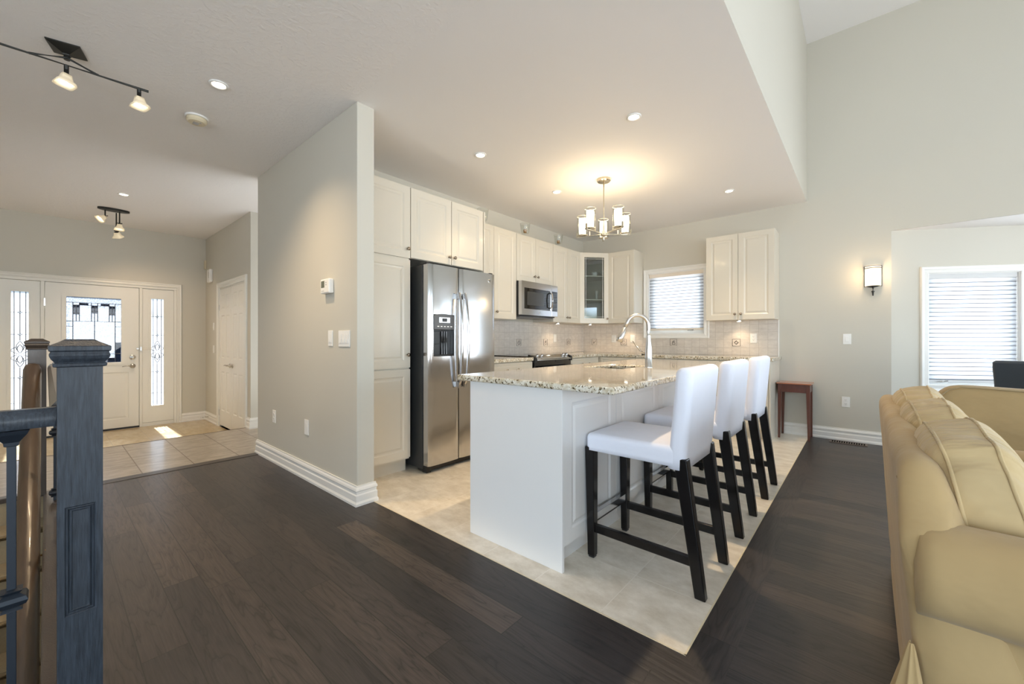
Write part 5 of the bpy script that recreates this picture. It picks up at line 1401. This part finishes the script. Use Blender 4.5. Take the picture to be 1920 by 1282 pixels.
# ================================================================== RAILING AND NEWELS
def newel(name, label, x0, y0, w, m, top, panel=True, z0=0.0, loc=None):
    t = thing(name, label, 'newel post', (x0-w/2, y0+w/2, z0))
    bm = BM()
    F = Fr((x0, y0, 0), (0, 1, 0), (1, 0, 0))
    # four faces with a sunk moulded panel
    LP = [(0, 0), (0.003, -0.003), (0.006, -0.001), (0.009, -0.005), (0.013, -0.002), (0.016, -0.005)]
    for (o_, u_, n_) in (((x0, y0, 0), (0, 1, 0), (1, 0, 0)), ((x0-w, y0, 0), (1, 0, 0), (0, -1, 0)), ((x0-w, y0+w, 0), (0, -1, 0), (-1, 0, 0)), ((x0, y0+w, 0), (-1, 0, 0), (0, 1, 0))):
        F = Fr(o_, u_, n_); F.u, F.n = Vector(u_), Vector(n_)
        zs = (z0, 0.345, 0.655, top-0.075) if panel else (z0, top-0.075)
        for a_, b_ in zip(zs, zs[1:]):
            if panel and a_ == 0.345:
                quad(bm, [F(0, a_), F(w*0.155, a_), F(w*0.155, b_), F(0, b_)]); quad(bm, [F(w*0.845, a_), F(w, a_), F(w, b_), F(w*0.845, b_)])
                inset_panel(bm, F, w*0.155, a_, w*0.845, b_, 0, LP)
            else: quad(bm, [F(0, a_), F(w, a_), F(w, b_), F(0, b_)])
    bmesh.ops.remove_doubles(bm, verts=bm.verts, dist=0.0001)
    obj('post', bm, m, t)
    def sq(e_, z): return [V(x0+e_, y0-e_, z), V(x0+e_, y0+w+e_, z), V(x0-w-e_, y0+w+e_, z), V(x0-w-e_, y0-e_, z)]
    bm = BM(); rings(bm, [sq(-0.001, top-0.080), sq(0.008, top-0.078), sq(0.009, top-0.070), sq(0.004, top-0.067), sq(0.012, top-0.056), sq(0.0155, top-0.046), sq(0.012, top-0.036), sq(0.0165, top-0.033), sq(0.017, top-0.020), sq(0.010, top-0.016), sq(-0.008, top-0.006), sq(-0.016, top)], True, True)
    obj('cap', bm, m, t, bevel=0.0015)
    return t
newel('newel_post', 'large charcoal newel post with sunk panel at the top of the stairwell, near', -1.700, 0.0205, 0.0905, CHAR, 1.131)
newel('newel_post', 'dark brown newel post farther back at the head of the stairs', -4.500, -0.086, 0.089, DKOAK, 1.136, panel=False)
def baluster(x, y, ztop, zbot, t, knuck, m=IRON):
    bm = BM(); box(bm, x-0.0085, x+0.0085, y-0.0085, y+0.0085, zbot, ztop); b = obj('baluster', bm, m, t, bevel=0.001)
    def sq(e_, z, zz=0): return [V(x+e_, y-e_, z+zz), V(x+e_, y+e_, z), V(x-e_, y+e_, z), V(x-e_, y-e_, z+zz)]
    bm = BM()
    rings(bm, [sq(0.010, ztop-0.045), sq(0.013, ztop-0.043), sq(0.014, ztop-0.034), sq(0.028, ztop-0.012), sq(0.032, ztop-0.002)], True, True); obj('collar', bm, m, b)
    for kz in knuck:
        bm = BM(); rings(bm, [sq(0.010, kz-0.030), sq(0.020, kz-0.026), sq(0.014, kz-0.018), sq(0.026, kz-0.010), sq(0.030, kz), sq(0.026, kz+0.010), sq(0.014, kz+0.018), sq(0.020, kz+0.026), sq(0.010, kz+0.030)], True, True); obj('knuckle', bm, m, b)
# near guard along Y at X=-1.745
t = thing('stair_railing', 'charcoal handrail with black iron balusters running left from the near newel', 'railing', (-1.745, -0.5, 0))
bm = BM()
def railprof(y, x=-1.745, z=0.912, w=0.030, h=0.026): return [V(x-w*0.8, y, z-h), V(x+w*0.8, y, z-h), V(x+w, y, z-h*0.3), V(x+w*0.9, y, z+h*0.4), V(x+w*0.5, y, z+h), V(x-w*0.5, y, z+h), V(x-w*0.9, y, z+h*0.4), V(x-w, y, z-h*0.3)]
rings(bm, [railprof(0.020), railprof(-1.1)], True, True); obj('handrail', bm, CHAR, t, smooth=True, auto=0.7)
for y in (-0.061, -0.171, -0.281): baluster(-1.745, y, 0.886, 0.006, t, [0.425])
# far guard along X at Y=0.035
t = thing('stair_railing', 'dark railing running edge-on between the two newel posts', 'railing', (-3.1, 0.035, 0))
bm = BM()
def rp(x, y=0.036, z=0.925, w=0.029, h=0.026): return [V(x, y-w*0.8, z-h), V(x, y+w*0.8, z-h), V(x, y+w, z-h*0.3), V(x, y+w*0.9, z+h*0.4), V(x, y+w*0.5, z+h), V(x, y-w*0.5, z+h), V(x, y-w*0.9, z+h*0.4), V(x, y-w, z-h*0.3)]
rings(bm, [rp(-4.50), rp(-1.791)], True, True); obj('handrail', bm, DKOAK, t, smooth=True, auto=0.7)
x = -4.28
while x < -1.9:
    baluster(x, 0.043 if x < -4.2 else 0.056, 0.899, 0.006, t, [0.48, 0.06] if x < -4.2 else [], m=IRON)
    x += 0.37
# descending wall rail
t = thing('stair_handrail', 'glossy brown oak handrail descending into the stairwell on brass brackets', 'handrail', (-3.5, -0.055, 0))
bm = BM()
def dp(x, z, w=0.043, h=0.036):
    y = -0.062
    return [V(x+dxn, y+dy_, z+dz_) for dxn, dy_, dz_ in ((-0.6*h*0.6, -w*0.8, -h*0.8), (-0.6*h*0.6, w*0.8, -h*0.8), (-0.1*h, w, -0.1*h), (0.5*h*0.6, w*0.75, h*0.75), (0.62*h, w*0.3, h), (0.62*h, -w*0.3, h), (0.5*h*0.6, -w*0.75, h*0.75), (-0.1*h, -w, -0.1*h))]
def rz(x): return 0.93-0.81*(x+4.40)
rings(bm, [dp(-4.455, rz(-4.40)-0.03, 0.03, 0.02), dp(-4.44, rz(-4.40)-0.005), dp(-4.38, rz(-4.38))]+[dp(x_, rz(x_)) for x_ in (-4.0, -3.5, -3.0, -2.5, -2.0)], True, True); obj('rail', bm, HNDR, t, smooth=True, auto=0.9)
for x_ in (-3.30, -2.2):
    bm = BM(); tube(bm, [(x_, 0.0, rz(x_)-0.055), (x_, -0.045, rz(x_)-0.055), (x_, -0.055, rz(x_)-0.03)], 0.007, 8); lathe(bm, [(0, 0.0), (0.025, 0.0), (0.020, -0.008), (0, -0.01)], (x_, 0.0, rz(x_)-0.055), 'y', 14); obj('bracket', bm, BRASS, t, smooth=True)

# ================================================================== SOFAS
from mathutils import noise as mnoise
def wob(p, amp, f): return amp*mnoise.noise(Vector((p.x*f, p.y*f, p.z*f)))
def wrinkle(o, amp=0.006, f=6.0, stretch=(1, 1, 1)):
    for v in o.data.vertices:
        n_ = v.normal
        q = Vector((v.co.x*stretch[0], v.co.y*stretch[1], v.co.z*stretch[2]))
        v.co += n_*(mnoise.noise(q*f)*amp+mnoise.noise(q*f*2.3+Vector((5, 1, 2)))*amp*0.4)
SYA, SYB = 1.18, 2.86
t = thing('sofa', 'tan slipcovered three-cushion sofa seen from behind', 'sofa', (0.55, 2.0, 0))
def prof_ext(bm, prof, y0, y1, n=20, fn=None):
    rs = []
    for i in range(n+1):
        y = y0+(y1-y0)*i/n
        r_ = [V(x_, y, z_) for x_, z_ in prof]
        if fn: r_ = [fn(p, i/n) for p in r_]
        rs.append(r_)
    rings(bm, rs, True, True)
# back: leaning slab, top rounded, falls towards the near arm
back = [(0.101, 0.0), (0.096, 0.15), (0.088, 0.33), (0.076, 0.52), (0.066, 0.68), (0.060, 0.78), (0.058, 0.815), (0.066, 0.84), (0.085, 0.853), (0.112, 0.852), (0.135, 0.838), (0.150, 0.81), (0.19, 0.66), (0.26, 0.40), (0.30, 0.30), (0.30, 0.0)]
def bfn(p, u_):
    q = p.copy()
    near = max(0, 1-(p.y-SYA-0.02)/0.16); near = near*near*(3-2*near)
    if p.z > 0.5: q.z -= 0.135*near*(p.z-0.5)/0.35
    return q
bm = BM(); prof_ext(bm, back, SYA+0.01, SYB-0.02, 40, bfn); o = obj('back', bm, SOFA, t, smooth=True, subsurf=1)
wrinkle(o, 0.004, 7)
# rolled arms
def arm(y_out, s_, name, kz=1.0):
    # profile in (y, z); s_=+1 roll bulges towards -Y (near arm)
    pr_ = [(0.24, 0.0), (0.025, 0.0), (0.030, 0.25), (0.045, 0.45), (0.052, 0.535), (0.048, 0.552), (0.010, 0.566), (-0.012, 0.60), (-0.016, 0.645), (0.004, 0.70), (0.05, 0.734), (0.11, 0.738), (0.17, 0.72), (0.215, 0.68), (0.235, 0.62), (0.24, 0.5)]
    bm = BM(); rs = []
    for i in range(26):
        x_ = 0.094+0.86*i/25
        xx = x_
        f_ = 0.0 if i else -0.01
        rs.append([V(xx+(-0.030*(z_/0.74)**2 if i < 3 else 0)*(1-i/3), y_out+s_*y_, z_*kz) for y_, z_ in pr_])
    rings(bm, rs, True, True)
    o = obj(name, bm, SOFA, t, smooth=True, subsurf=1); wrinkle(o, 0.005, 6)
    return o
arm(SYA-0.015, 1, 'arm'); arm(SYB+0.0, -1, 'arm', 0.88)
# skirt with corner pleat
bm = BM()
pts = []
def skp(z, e_):
    return [V(0.118-e_, SYB, z), V(0.118-e_, SYA+0.20, z), V(0.116-e_*1.3, SYA+0.06, z), V(0.100-e_*1.9, SYA+0.0-e_*1.2, z), V(0.16-e_, SYA-0.022-e_*1.5, z), V(0.19, SYA-0.012-e_*0.5, z), V(0.30, SYA-0.018-e_, z), V(0.96+e_, SYA-0.018-e_, z), V(0.97+e_, SYB, z)]
rings(bm, [skp(0.005, 0.022), skp(0.09, 0.012), skp(0.19, 0.003)], False, False)
o = obj('skirt', bm, SOFA, t, smooth=True, solid=0.006, subsurf=2)
bm = BM()
ap = V(0.076, SYA+0.002, 0.515); bs_ = [(0.065, 1.46), (-0.025, 1.38), (0.025, 1.31), (-0.075, 1.24), (0.01, 1.18), (-0.07, 1.12), (0.03, 1.12), (0.03, 1.05), (0.08, 1.12), (0.13, 1.06), (0.16, 1.15)]
lv = []
for f_ in (0.03, 0.18, 0.4, 0.7, 0.99):
    lv.append([V(ap.x+(bx2-ap.x)*f_, ap.y+(by2-ap.y)*f_, ap.z*(1-f_)+0.004) for bx2, by2 in bs_])
rings(bm, lv, False, False); obj('corner_pleat', bm, SOFA, t, smooth=True, solid=0.004, subsurf=2)
bm = BM(); box(bm, 0.25, 0.95, SYA+0.2, SYB-0.2, 0.1, 0.30); obj('seat_base', bm, SOFA, t, bevel=0.02)
# welts
bm = BM()
tube(bm, [(0.062, SYA+0.17, 0.80), (0.074, SYA+0.13, 0.765), (0.084, SYA+0.07, 0.735), (0.092, SYA+0.035, 0.716)], 0.0035, 8)
tube(bm, [(0.070, SYA+0.125, 0.768), (0.10, SYA+0.118, 0.782), (0.14, SYA+0.125, 0.775)], 0.002, 6)
obj('welt', bm, SOFA, t, smooth=True)
# seat cushions
for k in range(3):
    y0 = SYA+0.22+k*0.415
    bm = BM(); sell(bm, (0.60, y0+0.2, 0.40), (0.37, 0.205, 0.10), 0.28); obj('seat_cushion', bm, CUSH, t, smooth=True)
# back cushions
def backcush(yc, hy, zc, hz, xc, hx, tilt, seed, lean):
    R3 = Matrix.Rotation(tilt, 3, 'Y') @ Matrix.Rotation(lean, 3, 'X')
    def fn(q):
        u_, v_, w_ = q.x/hx, q.y/hy, q.z/hz
        k_ = 1-0.10*(abs(v_)**3+abs(w_)**3)
        q = V(q.x*k_*(1-0.22*(v_*v_+w_*w_)*0.5), q.y*(1-0.05*w_*w_), q.z*(1-0.07*v_*v_))
        n_ = mnoise.noise(V(q.x*5+seed, q.y*9, q.z*5))*0.020+mnoise.noise(V(q.x*7+seed, q.y*26, q.z*7))*0.018
        q = q*(1+n_/0.16*0.35)
        return R3 @ q
    bm = BM(); sell(bm, (xc, yc, zc), (hx, hy, hz), 0.50, 56, 36, fn)
    o = obj('back_cushion', bm, CUSH, t, smooth=True)
    for sgn in (-0.52, 0.52):               # two welts round the boxing
        ring_ = []
        for j in range(73):
            a_ = 2*PI*j/72; c_, s_ = math.cos(a_), math.sin(a_)
            e_ = 0.50
            yy_ = math.copysign(abs(c_)**e_, c_); zz_ = math.copysign(abs(s_)**e_, s_)
            q = V(sgn*hx, yy_*hy*0.955, zz_*hz*0.955)
            m_ = (1-abs(sgn)**(2/e_))**(e_/2)
            q = V(sgn*hx, yy_*hy*m_, zz_*hz*m_)
            ring_.append(V(xc, yc, zc)+fn(q)+ (R3 @ V(0, yy_, zz_)).normalized()*0.001)
        bm = BM(); tube(bm, ring_, 0.0042, 6); obj('piping', bm, CUSH, o, smooth=True)
    return o
backcush(1.60, 0.275, 0.690, 0.215, 0.222, 0.108, -0.20, 3.1, 0.0)
backcush(2.09, 0.245, 0.705, 0.205, 0.210, 0.105, -0.18, 7.7, 0.03)
backcush(2.55, 0.225, 0.725, 0.190, 0.200, 0.10, -0.16, 11.3, -0.03)
# throw pillow
bm = BM(); sell(bm, (0.62, 2.42, 0.62), (0.08, 0.20, 0.16), 0.6, 28, 18, lambda q: Matrix.Rotation(-0.3, 3, 'Y') @ q); o = obj('throw_pillow', bm, PILLOW, smooth=True); tag(o, 'dark brown throw pillow showing only its corner behind the tan cushions', 'pillow')

t = thing('loveseat', 'second tan sofa turned crosswise in front of the window, its back towards the kitchen', 'sofa', (1.1, 3.6, 0))
def lb(u_):   # back surface, a smooth plane towards the camera
    pass
LY = 3.22
prof = [(0.30, 0.0), (0.295, 0.3), (0.290, 0.60), (0.290, 0.70), (0.296, 0.77), (0.312, 0.825), (0.345, 0.862), (0.39, 0.880), (0.50, 0.878), (0.75, 0.868), (1.1, 0.862), (1.5, 0.868), (1.72, 0.876), (1.80, 0.85), (1.83, 0.78), (1.835, 0.6), (1.83, 0.0)]
bm = BM(); rs = []
for d_, s_ in ((0.0, 0.985), (0.012, 0.995), (0.03, 1.0), (0.10, 1.0), (0.14, 0.995), (0.155, 0.985)):
    rs.append([V(1.07+(x_-1.07)*s_, LY+d_+0.05*max(0, (z_-0.3)), z_*(s_ if z_ > 0.5 else 1)) for x_, z_ in prof])
rings(bm, rs, True, True); o = obj('back', bm, SOFA, t, smooth=True, subsurf=1)
bm = BM(); tube(bm, [V(1.07+(x_-1.07)*0.99, LY+0.002+0.05*max(0, z_-0.3), z_*0.992 if z_ > 0.5 else z_) for x_, z_ in prof], 0.0045, 8); obj('welt', bm, WELT, t, smooth=True)
for x0 in (0.30, 1.62):
    bm = BM(); sell(bm, (x0+0.105, LY+0.55, 0.33), (0.105, 0.42, 0.32), 0.3); obj('arm', bm, SOFA, t, smooth=True)
bm = BM(); box(bm, 0.45, 1.68, LY+0.15, LY+0.92, 0.08, 0.44); obj('seat', bm, CUSH, t, bevel=0.05, seg=4)

# ================================================================== DINING CHAIR AND TABLE beyond
t = thing('dining_chair', 'dark leather high-back dining chair beside the window at the right edge', 'chair', (0.98, 4.85, 0))
u1 = V(math.cos(-0.5), math.sin(-0.5), 0); n1 = V(math.sin(-0.5), -math.cos(-0.5), 0)
FCh = Fr((0.815, 4.83, 0), u1, n1)
bm = BM(); rs = []
for z_, bk, wd_ in ((0.40, 0.0, 0.0), (0.55, 0.005, 0), (0.75, 0.025, 0.0), (0.90, 0.050, 0.004), (0.955, 0.062, 0.012), (0.968, 0.060, 0.03)):
    e_ = 0.004 if z_ < 0.96 else 0.02
    rs.append([FCh(-0.03+wd_*0.5-bk*0.25, z_, bk-e_), FCh(0.36-wd_, z_, bk-e_), FCh(0.375-wd_, z_, bk-0.02), FCh(0.375-wd_, z_, bk-0.10), FCh(0.36-wd_, z_, bk-0.12+e_), FCh(-0.03+wd_*0.5-bk*0.25, z_, bk-0.12+e_), FCh(-0.045+wd_-bk*0.25, z_, bk-0.10), FCh(-0.045+wd_-bk*0.25, z_, bk-0.02)])
rings(bm, rs, True, True); obj('backrest', bm, LEATH, t, smooth=True, auto=0.7, bevel=0.01)
bm = BM(); fbox(bm, FCh, -0.04, 0.37, 0.38, 0.48, -0.52, -0.02); obj('seat', bm, LEATH, t, bevel=0.03, seg=3)
for a_ in (-0.015, 0.345):
    for d_ in (-0.035, -0.48):
        bm = BM(); p = FCh(a_, 0, d_); taper(bm, (p.x, p.y, 0), (0.018, 0.018), (p.x, p.y, 0.40), (0.024, 0.024)); obj('leg', bm, BLACKW, t)
